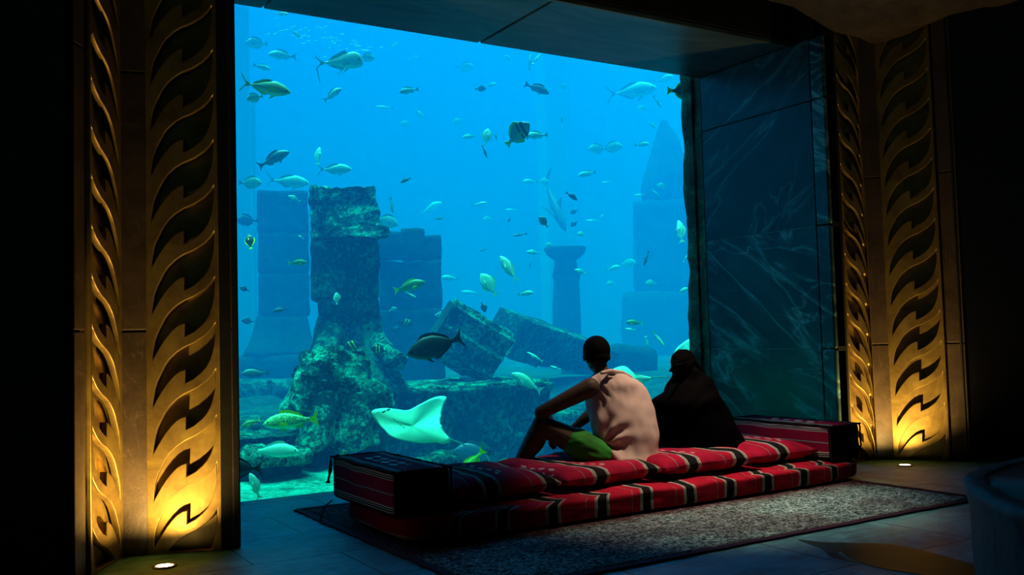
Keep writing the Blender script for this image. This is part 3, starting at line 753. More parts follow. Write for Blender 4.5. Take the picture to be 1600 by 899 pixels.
# rolled collar / hood lying on the shoulders
pts = [P(928, 590, 5.35), P(940, 583, 5.34), P(955, 580, 5.34), P(972, 583, 5.36), P(986, 590, 5.40), P(984, 596, 5.42), P(968, 592, 5.345), P(950, 589, 5.335)]
bm = bmesh.new()
ncaps(bm, pts[1], pts[2], .014, .017); ncaps(bm, pts[2], pts[3], .017, .018); ncaps(bm, pts[3], pts[4], .018, .014); ncaps(bm, pts[4], pts[6], .014, .012); ncaps(bm, pts[6], pts[7], .012, .010); ncaps(bm, pts[2], pts[6], .014, .012)
remeshed('collar', bm, M['shirt'], man, .006, 5)
# shorts
bm = bmesh.new(); k1 = hipL.lerp(knL, .42); k2 = hipR.lerp(knR, .55)
ncaps(bm, hipL+Vector((0, 0, -.01)), k1, .115, .112); ncaps(bm, hipR, k2, .108, .096); ncaps(bm, pel+Vector((0, .04, 0)), hipL+Vector((0, .03, 0)), .10, .10); ncaps(bm, pel+Vector((0, .04, 0)), hipR+Vector((0, .04, 0)), .10, .10); ncaps(bm, pel, pel+Vector((0, .02, .03)), .11, .10)
remeshed('shorts', bm, M['green'], man, .008, 4, lambda p, n_: p+n_*.007*noise.noise(Vector((p.x*22, p.y*9, p.z*9)))+n_*.006*noise.noise(Vector((p.x*9, p.y*9, p.z*30))))
# sandal strap
bm = bmesh.new(); a = anL+Vector((0, 0, -.055)); ncaps(bm, a+Vector((.02, -.05, -.0)), a+Vector((-.075, .22, .0)), .026, .028)
for v in bm.verts: v.co.z = a.z-.006+(v.co.z-a.z)*.35
obj('sandal_sole', bm, M['sandal'], man, True)

# --- the woman
woman = empty('person', (4.85, 5.4, .25), 'woman in black robe and headscarf seated on the floor sofa, seen from behind', 'person')
wh = P(1067, 572, 5.44)
bm = bmesh.new()
wp = P(1100, 700, 5.33); wc = P(1082, 640, 5.40); wn = P(1072, 598, 5.44)
ncaps(bm, wp, wc, .13, .11); ncaps(bm, wc, wn-Vector((0, 0, .05)), .11, .08); ncaps(bm, wn-Vector((0, 0, .05)), wh-Vector((0, 0, .03)), .05, .048)
ncaps(bm, wn+Vector((-.13, 0, -.10)), wn+Vector((.13, 0, -.10)), .05, .05)
TW, RW = head(bm, wh, .85, .93, -.1)
for sg in (-1, 1):
    sh = wn+Vector((.14*sg, 0, -.11)); el = sh+Vector((.03*sg, .10, -.22)); wr = el+Vector((-.08*sg, .22, -.02))
    ncaps(bm, sh, el, .045, .036); ncaps(bm, el, wr, .036, .024); hand(bm, wr, (-.3*sg, 1, -.1), (0, 0, -1), sg, .5, .88)
    hp = wp+Vector((.05*sg+.03, .06, .02)); kn = hp+Vector((.06*sg, .30, .10)); an = kn+Vector((-.1*sg, .0, -.14))
    ncaps(bm, hp, kn, .085, .055); ncaps(bm, kn, an, .05, .034); ncaps(bm, an, an+Vector((-.02*sg, .08, -.02)), .034, .026)
remeshed('body', bm, M['skin'], woman, .007, 3)
for q in (-1, 1):
    bm = bmesh.new(); nell(bm, TW(q*.031, .070, .002), (.0105, .0105, .0105), None, 2); obj('eye', bm, M['eye'], woman, True)
rows = [(600, 1052, 1098, 5.42, .085), (607, 1042, 1116, 5.41, .115), (617, 1028, 1124, 5.41, .14), (628, 1017, 1130, 5.42, .17), (650, 1019, 1141, 5.44, .21), (675, 1023, 1155, 5.45, .25), (695, 1027, 1165, 5.45, .28), (708, 1029, 1171, 5.45, .30), (716, 1032, 1174, 5.45, .31)]
bm = bmesh.new(); rg = densify(ringloft(rows, 90), 7); quadstrip(bm, rg, caps=True); fixn(bm); bm.normal_update()
for v in bm.verts:
    p = v.co; s_ = p.dot(rdd); k = max(0, min(1, (.78-p.z)/.5))
    v.co = p+v.normal*(.012*k*math.sin(s_*46+3*noise.noise(p*3))*(.4+.6*abs(noise.noise(p*2+Vector((4, 4, 4)))))+.012*noise.noise(p*6))
obj('robe', bm, M['abaya'], woman, True)
# knee under the robe toward the glass
rows = [(546, 1061, 1073, 5.44, .02), (549, 1056, 1078, 5.44, .052), (556, 1050, 1085, 5.44, .088), (566, 1047, 1088, 5.44, .104), (576, 1048, 1090, 5.435, .106), (584, 1050, 1100, 5.43, .104), (593, 1046, 1112, 5.42, .115), (603, 1041, 1118, 5.41, .135), (615, 1036, 1122, 5.40, .152), (628, 1030, 1126, 5.395, .165), (640, 1040, 1122, 5.39, .165)]
bm = bmesh.new(); rg = densify(ringloft(rows, 72), 6); quadstrip(bm, rg, caps=True); fixn(bm); bm.normal_update()
wf = TW(0, .09, .006)
for v in bm.verts:
    p = v.co; s_ = p.dot(rdd)
    v.co = p+v.normal*(.004*math.sin((p.z*1.3-s_*.9)*45+4*noise.noise(p*4))*(1 if p.z < .95 else .2)+.003*noise.noise(p*8))
kill = [f for f in bm.faces if (f.calc_center_median()-wf).length < .045 and abs(f.calc_center_median().z-wf.z) < .022]
bmesh.ops.delete(bm, geom=kill, context='FACES')
bmesh.ops.solidify(bm, geom=list(bm.faces), thickness=.004)
obj('headscarf', bm, M['scarf'], woman, True)
bm = bmesh.new()
for a, b in (((1052, 572), (1068, 569)), ((1068, 569), (1086, 566))):
    ncaps(bm, P(*a, 5.345), P(*b, 5.36), .010, .011)
ncaps(bm, P(1086, 566, 5.36), P(1096, 580, 5.36), .012, .022); ncaps(bm, P(1096, 580, 5.36), P(1104, 600, 5.33), .022, .028)
remeshed('veil_tie', bm, M['scarf'], woman, .006, 4)

# ------------------------------------------------------------------ the tank
bm = bmesh.new(); box(bm, -3, 30, YG+.035, 29, -.7, 12.4); fixn(bm)
o = obj('aquarium_water', bm, M['water']); tag(o, 'clear blue sea water filling the great aquarium behind the window', 'water', kind='stuff')
bm = bmesh.new()
box(bm, -3, 30, 28, 28.5, -.7, 12.4); box(bm, -3.3, -3, YG+.04, 28, -.7, 12.4); box(bm, 29.6, 30, YG+.04, 28, -.7, 12.4)
struct('wall_tank', bm, M['tankwall'])
# pale buttresses on the far wall
for i, (xa, xb, Y, yt) in enumerate(((378, 394, 20, -40), (395, 402, 21, 160), (856, 897, 24, -60))):
    a = P(xa, 300, Y).x if i else P(340, 300, Y).x; b = P(xb, 300, Y).x; zt = 12.3 if i != 1 else P(398, 150, Y).z
    bm = bmesh.new(); n = 14; box(bm, a, b, Y, Y+.6, 0, zt); bevel(bm, .08, 2); struct('trim_%d' % (8+i), bm, M['tankpale'])
# rocky edge just behind the glass, right side
bm = rock_block((.22, .16, 5.4), .06, .035, 2.5, None, TR(6.655, 7.16, -.2), 3, .03); struct('trim_11', bm, M['rock_dark'], False)
bm = bmesh.new(); box(bm, XR+.02, 9.0, YG+.03, YG+.12, -.6, 5.4); struct('trim_12', bm, M['rock_dark'])
# sea bed
bm = bmesh.new(); NX, NY = 170, 120; g = []
def bed(x, y):
    if y < 10.2 or (y < 11.8 and 3.9 < x < 7.35):
        k = max(0, min(1, (x-4.0)/.5))*max(0, min(1, (7.4+.9-y+9)/9 if False else (y-7.4)/.6))*max(0, min(1, (7.3-x)/.4)); z = -.16-.5*k
    elif y < 13.2 and not (y < 11.8 and 3.9 < x < 7.35): z = -.16+.56*((y-10.2)/3.0)**1.0
    else: z = .40+.012*(y-13)
    z += .05*fbm(Vector((x, y, 0)), .8, 4)+.02*fbm(Vector((x, y, 4)), 3.5, 3)
    return z
for j in range(NY+1):
    y = YG+.04+21.1*(j/NY)**1.5
    g.append([bm.verts.new((x, y, bed(x, y))) for x in [-3+32.5*i/NX for i in range(NX+1)]])
for a, b in zip(g[:-1], g[1:]):
    for i in range(NX): bm.faces.new((a[i], a[i+1], b[i+1], b[i]))
bm.faces.ensure_lookup_table()
for f in bm.faces:
    c_ = f.calc_center_median(); f.material_index = 1 if (c_.y > 10.0 or (c_.y > 8.3 and c_.x > 4.2)) else 0
o = obj('sea_bed', bm, M['sand'], None, True); o.data.materials.append(M['rock_bed']); tag(o, 'pale sandy sea bed of the aquarium', 'sea bed', kind='structure')

def stone(name, label, cat, bm, mat, group=None):
    o = obj(name, bm, mat, None, True); return tag(o, label, cat, group)
def autosmooth_off(o):
    for p in o.data.polygons: p.use_smooth = False
# --- left ledges
a = P(300, 690, 9.5); b = P(500, 690, 9.5)
LG = empty('rock_ledge', (2.4, 11, -.5), 'low overhanging rock ledge along the bottom left behind the glass', 'rock')
obj('shelf', rock_block((2.9, 3.4, .34), .06, .07, 2.2, lambda c: Vector((c.x, c.y+.35*(c.y < 0)*(1-c.z/.34), c.z)), TR(2.05, 11.15, a.z-.34), 2, .04), M['rock'], LG, True)
obj('base_rock', rock_block((2.6, 1.0, .75), .08, .07, 1.8, None, TR(2.2, 10.6, -.55), 12), M['rock_dark'], LG, True)
z1 = P(420, 599, 13.5).z
stone('stone_step', 'flat topped stone step in front of the hazy left column', 'rock', rock_block((2.6, 1.6, z1-.1), .09, .05, 1.8, None, TR(P(395, 600, 13.5).x, 14.2, .1), 4, .04), M['rock'])
z2 = P(455, 612, 13.0).z
stone('stone_block', 'small squared stone at the right end of the stone step', 'rock', rock_block((.40, .45, .28), .06, .03, 2.5, None, TR(P(459, 620, 13.0).x, 13.2, z2-.24), 5, .03), M['rock'])
c = P(432, 712, 9.0)
BL = empty('boulder', (c.x, c.y, -.3), 'pale lit boulder under the swimming grey fish at lower left', 'rock')
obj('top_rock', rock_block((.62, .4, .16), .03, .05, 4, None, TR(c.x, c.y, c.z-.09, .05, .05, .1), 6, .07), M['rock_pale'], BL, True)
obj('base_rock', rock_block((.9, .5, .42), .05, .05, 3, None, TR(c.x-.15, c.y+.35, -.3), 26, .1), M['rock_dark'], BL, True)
# --- column A
YA = 10.9
def wpx(x0, x1, y, Y): return P(x0, y, Y).x, P(x1, y, Y).x
colA = empty('ruined_column', P(540, 600, YA), 'tall broken stone column on flared base, nearest the left of the window', 'column')
zt, zj, zb, zn = P(537, 288, YA).z, P(537, 374, YA).z, P(540, 468, YA).z, P(540, 492, YA).z
KA = 13/14.2
def brk(c):   # broken front face: a bite with a jutting lower lip
    if c.y < -.25:
        u, v = c.x/.42, c.z/(zt-zj)
        m = max(0, min(1, (u+.55)*7))*max(0, min(1, (.84-v+.1*math.sin(u*5))*7))
        c = c+Vector((.05*m*(u > 0)*(1-v), -.16*m+.34*m*v, 0))
        if v < .2 and u > .5: c.x += .10
    return c
wA = SP(487, 588, 330, YA)
bm = rock_block((wA, wA, zt-zj-.025), .025, .05, 4.2, brk, FACE(537, 330, YA, zj+.015, .43), 1, .02); autosmooth_off(obj('drum', bm, M['rock_pale'], colA, True))
bm = rock_block((wA+.04, .88, zj-zb-.015), .04, .025, 3.2, None, FACE(539, 420, YA, zb+.008, .44), 2, .025); obj('drum', bm, M['rock'], colA, True)
bm = rock_block((wA-.04, .84, zb-zn), .04, .02, 3.2, None, FACE(545, 480, YA, zn, .42), 3, .02); obj('neck', bm, M['rock'], colA, True)
hb = zn-P(540, 604, YA).z; zf0 = zn-hb; xA = P(543, 560, YA).x
def flare(c):
    # cavetto base: spreads outward, with a hollow between two projecting feet
    t = 1-c.z/hb; k = 1+.92*t**1.7
    x, y = c.x*k, c.y*k
    if c.y < 0:
        g_ = math.exp(-((c.x-.02)/.13)**2); y += g_*.42*t**1.1
        y -= .10*t*abs(math.sin(c.x*9))
    return Vector((x, y, c.z-.10*t*(abs(c.x) > .2)))
bm = rock_block((wA-.02, .84, hb), .035, .035, 2.6, flare, FACE(546, 540, YA, zf0, .45), 4, .02); obj('flared_base', bm, M['rock'], colA, True)
def cyl(bm_, a, b, ra, rb, n=22, amp=.03, m=10):
    a, b = Vector(a), Vector(b); d = (b-a).normalized(); x = d.orthogonal().normalized(); y = d.cross(x)
    rings = []
    for k in range(m+1):
        t = k/m; c_ = a.lerp(b, t)+Vector((0, 0, -.09*math.sin(PI*t))); r_ = ra+(rb-ra)*t
        rings.append([c_+(x*math.cos(2*PI*i/n)+y*math.sin(2*PI*i/n))*(r_+amp*fbm(c_+x*math.cos(2*PI*i/n)*.5+y*math.sin(2*PI*i/n)*.5, 3.5)) for i in range(n)])
    quadstrip(bm_, rings)
bm = bmesh.new(); cyl(bm, P(520, 520, 11.0), P(482, 590, 10.35), .13, .19, 34, .04, 18); fixn(bm); obj('foot_scroll', bm, M['rock'], colA, True)
bm = bmesh.new(); cyl(bm, P(578, 510, 11.0), P(618, 568, 10.4), .12, .15, 34, .05, 18); fixn(bm); obj('foot_scroll', bm, M['rock_pale'], colA, True)
bm = rock_block((1.25, 1.1, .62), .05, .09, 2.4, None, FACE(546, 590, YA, zf0-.58, .45), 8, .08); obj('foot_stone', bm, M['rock_dark'], colA, True)

# --- hazy column B
YB = 15.8
colB = empty('ruined_column', (5.6, YB, 0), 'hazy intact column of plain drums behind, far left of the window', 'column')
xl, xr = P(404, 400, YB).x, P(482, 400, YB).x; cxB = (xl+xr)/2; wB = SP(404, 482, 400, YB)
js = [P(440, v, YB).z for v in (296, 363, 426, 494)]
for k in range(3):
    bm = rock_block((wB, wB, js[k]-js[k+1]-.02), .07, .025, 2.8, None, FACE(443, 400, YB, js[k+1]+.01, wB/2), 20+k, .03); obj('drum', bm, M['rock_far'], colB, True)
zf = P(440, 556, YB).z; hf = js[3]-zf
bm = rock_block((wB, wB, hf), .09, .04, 1.6, lambda c: Vector((c.x*(1+.55*(1-c.z/hf)**1.8), c.y*(1+.55*(1-c.z/hf)**1.8), c.z)), FACE(441, 530, YB, zf, wB/2), 24, .03); obj('flared_base', bm, M['rock_far'], colB, True)
bm = rock_block((wB*1.62, wB*1.5, zf-.3), .1, .04, 1.6, None, FACE(438, 570, YB, .3, wB/2), 25, .03); obj('plinth', bm, M['rock_far'], colB, True)

# --- pier C
YC = 13.6
pier = empty('ruined_pier', (7.6, YC, 0), 'wide dark fluted pier with uneven top, right behind the broken column', 'pier')
for k, (xa, xb, yt, yj) in enumerate(((592, 629, 362, 403), (627, 664, 357, 403), (662, 689, 366, 403))):
    a, b = P(xa, 400, YC).x, P(xb, 400, YC).x
    bm = rock_block((SP(xa, xb, 400, YC), .7+.12*(k == 1), P(640, yt, YC).z-P(640, 403, YC).z), .06, .025, 3.2, None, FACE((xa+xb)/2, 400, YC, P(640, 403, YC).z, .4-.05*(k == 1)), 30+k, .02); obj('top_stone', bm, M['rock_far'], pier, True)
a, b = P(590, 440, YC).x, P(690, 440, YC).x
def flutes(c):
    if c.y < 0: c.y += .07*abs(math.sin(c.x*7.5))
    return c
bm = rock_block((SP(592, 690, 440, YC), .85, P(640, 405, YC).z-P(640, 483, YC).z-.03), .06, .025, 3, flutes, FACE(641, 440, YC, P(640, 482, YC).z, .45), 34, .02); obj('shaft', bm, M['rock_far'], pier, True)
bm = rock_block((SP(592, 694, 500, YC), .95, P(640, 484, YC).z-.35), .06, .03, 3, flutes, FACE(643, 520, YC, .35, .45), 35, .02); obj('lower_shaft', bm, M['rock_far'], pier, True)

# --- capital column D
YD = 17.5
colD = empty('capital_column', (14.5, YD, 0), 'distant short column carrying a flat bowl shaped capital, right of centre', 'column')
def lathe(prof, cx_, cy_, n=36, amp=.03, sx=1):
    rings = []
    for r_, z in prof: rings.append([Vector((cx_+(r_+amp*fbm(Vector((math.cos(2*PI*i/n), math.sin(2*PI*i/n), z)), 1.6))*math.cos(2*PI*i/n)*sx, cy_+r_*math.sin(2*PI*i/n), z)) for i in range(n)])
    b_ = bmesh.new(); quadstrip(b_, rings); fixn(b_); return b_
c = P(883, 390, YD); sc_ = (c-Vector((0, 0, CAMZ))).dot(Fv)/FPX
Z = lambda y: P(883, y, YD).z
obj('capital', lathe([(.3*.0+10*sc_, Z(386)), (33*sc_, Z(387)), (33*sc_, Z(391)), (29*sc_, Z(398)), (20*sc_, Z(405)), (16*sc_, Z(408))][::-1], c.x, YD), M['rock_far'], colD, True)
bm = lathe([(22*sc_, .3), (20*sc_, Z(478)), (20*sc_, Z(442)), (21*sc_, Z(430)), (17*sc_, Z(420)), (16*sc_, Z(406))], c.x, YD, amp=.1); obj('shaft', bm, M['rock_far'], colD, True)

# --- tower E
YE = 20.5
tow = empty('stone_tower', (19, YE, 0), 'tall hazy pointed stone tower beside the right edge of the window', 'tower')
ex = lambda x: P(x, 320, YE).x
def ogive(c, W, H):
    t = c.z/H; k = max(.06, (1-t**1.6))**.75; return Vector((c.x*k, c.y*k, c.z))
W0 = SP(1001, 1083, 300, YE); z0, ztop = P(1040, 312, YE).z, P(1040, 183, YE).z
bm = rock_block((W0, W0*.8, ztop-z0), .16, .10, 1.0, lambda c: ogive(c, W0, ztop-z0), FACE(1042, 300, YE, z0, .6), 40, .1); obj('spire', bm, M['rock_far'], tow, True)
W1 = SP(990, 1096, 380, YE); zl = P(1040, 454, YE).z
bm = rock_block((W1, W1*.9, z0-zl), .18, .07, 1.2, lambda c: Vector((c.x, c.y+.12*(c.y < 0)*(abs(math.sin(c.x*2.4)) < .5), c.z)), FACE(1043, 380, YE, zl, .7), 41, .08); obj('shaft', bm, M['rock_far'], tow, True)
W2 = SP(972, 1115, 500, YE)
bm = rock_block((W2, W2*.9, zl-.3), .2, .10, 1.2, None, FACE(1044, 500, YE, .3, .8), 42, .12); obj('base', bm, M['rock_far'], tow, True)

# --- fallen fluted block F
ff = empty('fallen_column_drum', P(735, 590, 11), 'tilted fluted stone drum lying on the big slab, centre', 'column fragment')
cF = P(733, 535, 11.3)
mt = Matrix.Translation(cF) @ Matrix.Rotation(-.33, 4, 'Z') @ Matrix.Rotation(.56, 4, 'Y') @ Matrix.Rotation(.15, 4, 'X')
bm = bmesh.new(); rings = []
for k in range(33):
    x_ = -.46+.92*k/32; ring = []
    for i in range(160):
        a_ = 2*PI*i/160; sq = 1/(abs(math.cos(a_))**5+abs(math.sin(a_))**5)**.2
        r_ = .435*sq-.125*abs(math.sin(a_*5+.5))**.7*(1 if abs(x_) < .44 else .6)
        p_ = Vector((x_, r_*math.cos(a_), r_*math.sin(a_))); n_ = fbm(p_, 3.2, 5); p_ = p_+Vector((0, math.cos(a_), math.sin(a_)))*n_*.025+Vector((n_*.02, 0, 0))
        ring.append(mt @ p_)
    rings.append(ring)
quadstrip(bm, rings); fixn(bm); o = obj('fluted_drum', bm, M['rock_pale'], ff, True)
bm = bmesh.new(); box(bm, -.50, -.45, -.36, .36, -.34, .34, mt)
bevel(bm, .04, 2); fixn(bm); obj('broken_end', bm, M['rock_dark'], ff)
# --- leaning pier G
YGp = 12.6
G = empty('fallen_pier', P(900, 560, YGp), 'long fallen pier of stone blocks leaning down to the right behind the man', 'pier')
g0 = P(812, 520, YGp-.3); g1 = P(1052, 590, YGp+1.6); d = g1-g0; L = d.length; ang = math.atan2(d.z, math.hypot(d.x, d.y)); rz = math.atan2(d.y, d.x)
base = Matrix.Translation(g0) @ Matrix.Rotation(rz, 4, 'Z') @ Matrix.Rotation(-ang, 4, 'Y') @ Matrix.Rotation(.42, 4, 'X')
x = 0
for k, (wd, hh) in enumerate(((.80, .66), (.44, .64), (.42, .60), (.42, .58), (.42, .54), (.5, .5))):
    m_ = base @ Matrix.Translation((x+wd/2, .3, -.45+.02*k)) @ Matrix.Rotation(random.uniform(-.03, .03), 4, 'Y')
    bm = rock_block((wd-.02, .62, hh), .04, .022, 3.5, None, m_, 60+k, .02); obj('block', bm, M['rock'], G, True); x += wd
stone('stone_wedge', 'dark stone propping the fallen pier', 'rock', rock_block((1.8, 1.0, .8), .1, .1, 1.6, None, TR(P(960, 600, 13.3).x+.9, 14.6, .1), 70, .2), M['rock_dark'])

# --- big slab S
zS = P(730, 603, 10.6).z; xs0, xs1 = P(606, 620, 10.4).x, P(862, 620, 10.4).x
def slabfn(c):
    # carved swirl near the right end, overhanging lip on top
    cc = c.copy()
    if c.y < -.8:
        dx_, dz_ = c.x-(xs1-xs0)/2+.42, c.z-.97; r_ = math.hypot(dx_, dz_*1.1); a_ = math.atan2(dz_, dx_)
        if r_ < .36: cc.y += .05*(.5+.5*math.sin(r_*52-a_*2))
        if c.z > zS+.75-.10: cc.y -= .05
    return cc
S = empty('stone_slab', ((xs0+xs1)/2, 11.25, -.75), 'massive squared stone slab with flat lit top and carved scroll, centre', 'stone slab')
obj('block', rock_block((xs1-xs0, 1.7, zS+.75), .034, .03, 3.2, slabfn, TR((xs0+xs1)/2, 11.25, -.75), 80, .03), M['rock'], S, True)
def crust(c):  # ragged outline of the added layer that carries the painted sunlit top
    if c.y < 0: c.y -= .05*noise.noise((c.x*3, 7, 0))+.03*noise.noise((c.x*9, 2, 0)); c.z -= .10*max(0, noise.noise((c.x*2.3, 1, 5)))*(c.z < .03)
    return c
obj('lit_top_layer', rock_block((xs1-xs0-.05, 1.68, .06), .03, .03, 5, crust, TR((xs0+xs1)/2, 11.22, zS-.03), 81, .02), M['rock_pale'], S, True)  # added pale layer: the slab's sunlit top put into its colour
# --- rock pile R in front of column A
cR = P(548, 600, 9.6)
def up1(c):
    t = c.z/1.0
    return Vector((c.x*(1.0-.80*t**1.1)-.06*t, c.y*(1-.45*t), c.z))
o = stone('boulder', 'jagged encrusted boulder below the foot of the broken column', 'rock', rock_block((1.05, .7, P(545, 545, 9.3).z-P(545, 645, 9.3).z), .026, .11, 3.0, up1, TR(P(545, 600, 9.3).x, 9.6, P(545, 645, 9.3).z), 90, .05), M['rock_pale']); autosmooth_off(o)
def drape(c):
    c = c.copy()
    if c.y < 0: c.y += .17*(1-abs(math.sin(c.x*7.2+.5))**.7)
    sh = (c.z/.72)
    c.x = c.x*(1.0-.16*sh)+.12*sh; 
    if c.z < .15: c.z += .10*(1-abs(math.sin(c.x*7.2+.5)))
    return c
zl, zh = P(540, 712, 9.1).z, P(540, 632, 9.1).z
FG = empty('fluted_fragment', P(540, 700, 9.1), 'pale fluted stone fragment with wavy lower edge behind the spotted fish', 'stone fragment')
o = obj('fluted_stone', rock_block((.86, .45, zh-zl+.1), .020, .022, 4.5, drape, TR(P(540, 680, 9.1).x-.02, 9.3, zl, -.25, .08, 0), 91, .05), M['rock_pale'], FG, True); autosmooth_off(o)
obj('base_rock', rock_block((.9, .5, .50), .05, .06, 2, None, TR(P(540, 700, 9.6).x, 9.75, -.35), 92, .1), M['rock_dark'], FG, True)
o = stone('leaning_stone', 'slanted stone slab leaning right under the white bellied ray', 'rock', rock_block((1.5, .2, .52), .04, .05, 3, None, TR(P(668, 700, 9.3).x+.12, 9.5, -.62, .35, -.12, .12), 93, .04), M['rock'])
c = P(533, 742, 8.0)
stone('standing_stone', 'small pale standing stone right beside the left bolster', 'rock', rock_block((.12, .1, .34), .02, .02, 6, lambda c: Vector((c.x*(1-.5*c.z/.34), c.y, c.z)), TR(c.x, c.y, -.15, 0, .12, 0), 94, .02), M['rock_pale'])
stone('stone_step', 'low pale stone step behind the seated man', 'rock', rock_block((1.9, 1.4, .35), .07, .05, 2, None, TR(P(1000, 680, 10.5).x-.6, 11.0, -.2), 95, .05), M['rock'])

# ------------------------------------------------------------------ fish
def interp(pts, x):
    for (a, va), (b, vb) in zip(pts[:-1], pts[1:]):
        if a <= x <= b:
            t = (x-a)/(b-a); t = t*t*(3-2*t)*.5+t*.5; return va+(vb-va)*t
    return pts[-1][1]
SHAPES = {   # x from snout 0 to tail root .82; upper and lower half heights; thickness; fins
 'snapper': dict(up=[(0, .0), (.05, .06), (.15, .125), (.3, .17), (.45, .165), (.62, .11), (.76, .045), (.84, .035)], lo=[(0, .0), (.05, .045), (.15, .08), (.3, .115), (.45, .12), (.62, .085), (.76, .04), (.84, .035)], th=.075, tail=.15, fork=.06, dors=(.25, .70, .055), anal=(.55, .72, .05)),
 'jack': dict(up=[(0, .0), (.04, .05), (.15, .12), (.32, .165), (.5, .12), (.68, .05), (.79, .014), (.84, .014)], lo=[(0, .0), (.04, .035), (.15, .09), (.32, .135), (.5, .11), (.68, .045), (.79, .014), (.84, .014)], th=.065, tail=.2, fork=.15, dors=(.38, .74, .05), anal=(.45, .74, .045)),
 'deep': dict(up=[(0, .0), (.04, .07), (.15, .18), (.3, .25), (.48, .24), (.65, .15), (.77, .05), (.84, .04)], lo=[(0, .0), (.04, .05), (.15, .14), (.3, .21), (.48, .21), (.65, .14), (.77, .05), (.84, .04)], th=.06, tail=.13, fork=.04, dors=(.22, .74, .075), anal=(.45, .74, .07)),
 'surgeon': dict(up=[(0, .0), (.04, .05), (.15, .14), (.32, .205), (.5, .195), (.66, .12), (.77, .042), (.84, .034)], lo=[(0, .01), (.04, .05), (.15, .13), (.32, .19), (.5, .18), (.66, .11), (.77, .04), (.84, .034)], th=.06, tail=.18, fork=.07, dors=(.2, .76, .05), anal=(.42, .76, .045)),
 'slim': dict(up=[(0, .0), (.05, .03), (.15, .06), (.35, .085), (.55, .07), (.7, .04), (.80, .018), (.84, .016)], lo=[(0, .0), (.05, .025), (.15, .05), (.35, .07), (.55, .06), (.7, .035), (.80, .018), (.84, .016)], th=.05, tail=.1, fork=.07, dors=(.4, .55, .04), anal=(.6, .72, .03)),
 'thread': dict(up=[(0, .0), (.02, .08), (.08, .19), (.2, .22), (.35, .19), (.55, .10), (.72, .035), (.84, .012)], lo=[(0, .03), (.02, .07), (.08, .10), (.2, .12), (.35, .12), (.55, .075), (.72, .03), (.84, .012)], th=.05, tail=.17, fork=.14, dors=(.3, .7, .07), anal=(.4, .72, .06)),
}
FM = {}
def fishmat(key, base, belly=None, bars=(), barcol=(.01, .01, .012), spots=False, finc=None, rough=.4):
    t = NT('fish_'+key); c = t.coord(); sp = t.n('ShaderNodeSeparateXYZ'); t.l(c, sp.inputs[0])
    belly = belly or tuple(min(1, v*1.5) for v in base)
    n = t.noise(c, 18, 4)
    col = t.mix(t.ramp(t.math('ADD', t.math('MULTIPLY', sp.outputs[2], 3.0), .5), [(.25, 1.), (.62, 0.)]), base, belly)
    col = t.mix(t.math('MULTIPLY', t.ramp(n, [(.4, 0.), (.7, 1.)]), .35), col, tuple(v*.6 for v in base))
    if spots:
        vo = t.n('ShaderNodeTexVoronoi'); t.l(c, vo.inputs[0]); vo.inputs['Scale'].default_value = 46
        msk = t.math('MULTIPLY', t.math('LESS_THAN', vo.outputs[0], .40), t.math('GREATER_THAN', sp.outputs[2], -.055))
        col = t.mix(t.math('MULTIPLY', msk, t.math('LESS_THAN', sp.outputs[0], .33)), col, (.0, .035, .01))
    for (a, b, *bc) in bars:
        m = t.math('MULTIPLY', t.math('GREATER_THAN', sp.outputs[0], t.math('ADD', a, t.math('MULTIPLY', sp.outputs[2], .25))), t.math('LESS_THAN', sp.outputs[0], t.math('ADD', b, t.math('MULTIPLY', sp.outputs[2], .25))))
        col = t.mix(m, col, bc[0] if bc else barcol)
    m = t.bsdf(col, rough, 0, .5)
    FM[key] = (m, plain('fin_'+key, finc or tuple(v*.8 for v in base), .5, scale=14))
pale = (.20, .62, .46)
fishmat('pale', pale, (.35, .85, .65)); fishmat('palebar', (.22, .55, .42), None, ((.33, .38), (.22, .25)), (.01, .03, .04)); fishmat('bright', (.42, .85, .62), (.6, 1, .8))
fishmat('grey', (.06, .15, .12), (.12, .28, .2)); fishmat('dark', (.012, .022, .018), (.022, .04, .03)); fishmat('jackgreen', (.16, .48, .26), (.45, .85, .60), finc=(.4, .8, .1))
fishmat('yellow', (.16, .50, .04), (.34, .75, .10), finc=(.65, .95, .01)); fishmat('olive', (.08, .20, .05), (.18, .40, .10), finc=(.5, .8, .02))
fishmat('spotted', (.22, .70, .24), (.34, .90, .50), spots=True, finc=(.50, .80, .01)); fishmat('darkyellow', (.015, .035, .012), (.05, .09, .02), finc=(.9, .95, .0))
fishmat('yelfin', (.03, .05, .03), None, ((.30, .33, (.4, .6, .5)),), finc=(.75, .9, .0))
fishmat('banded', (.10, .30, .24), None, ((.22, .32), (.10, .16)), (.008, .012, .012), finc=(.35, .65, .05))
fishmat('angel', (.02, .06, .09), (.03, .12, .16), ((.12, .17), (-.05, .0)), (.55, .75, .02), finc=(.05, .15, .22))
fishmat('sergeant', (.25, .5, .42), None, ((.3, .34), (.18, .22), (.05, .09), (-.08, -.04), (-.2, -.16)), (.01, .04, .06))
fishmat('blue', (.03, .10, .16), (.05, .16, .22))

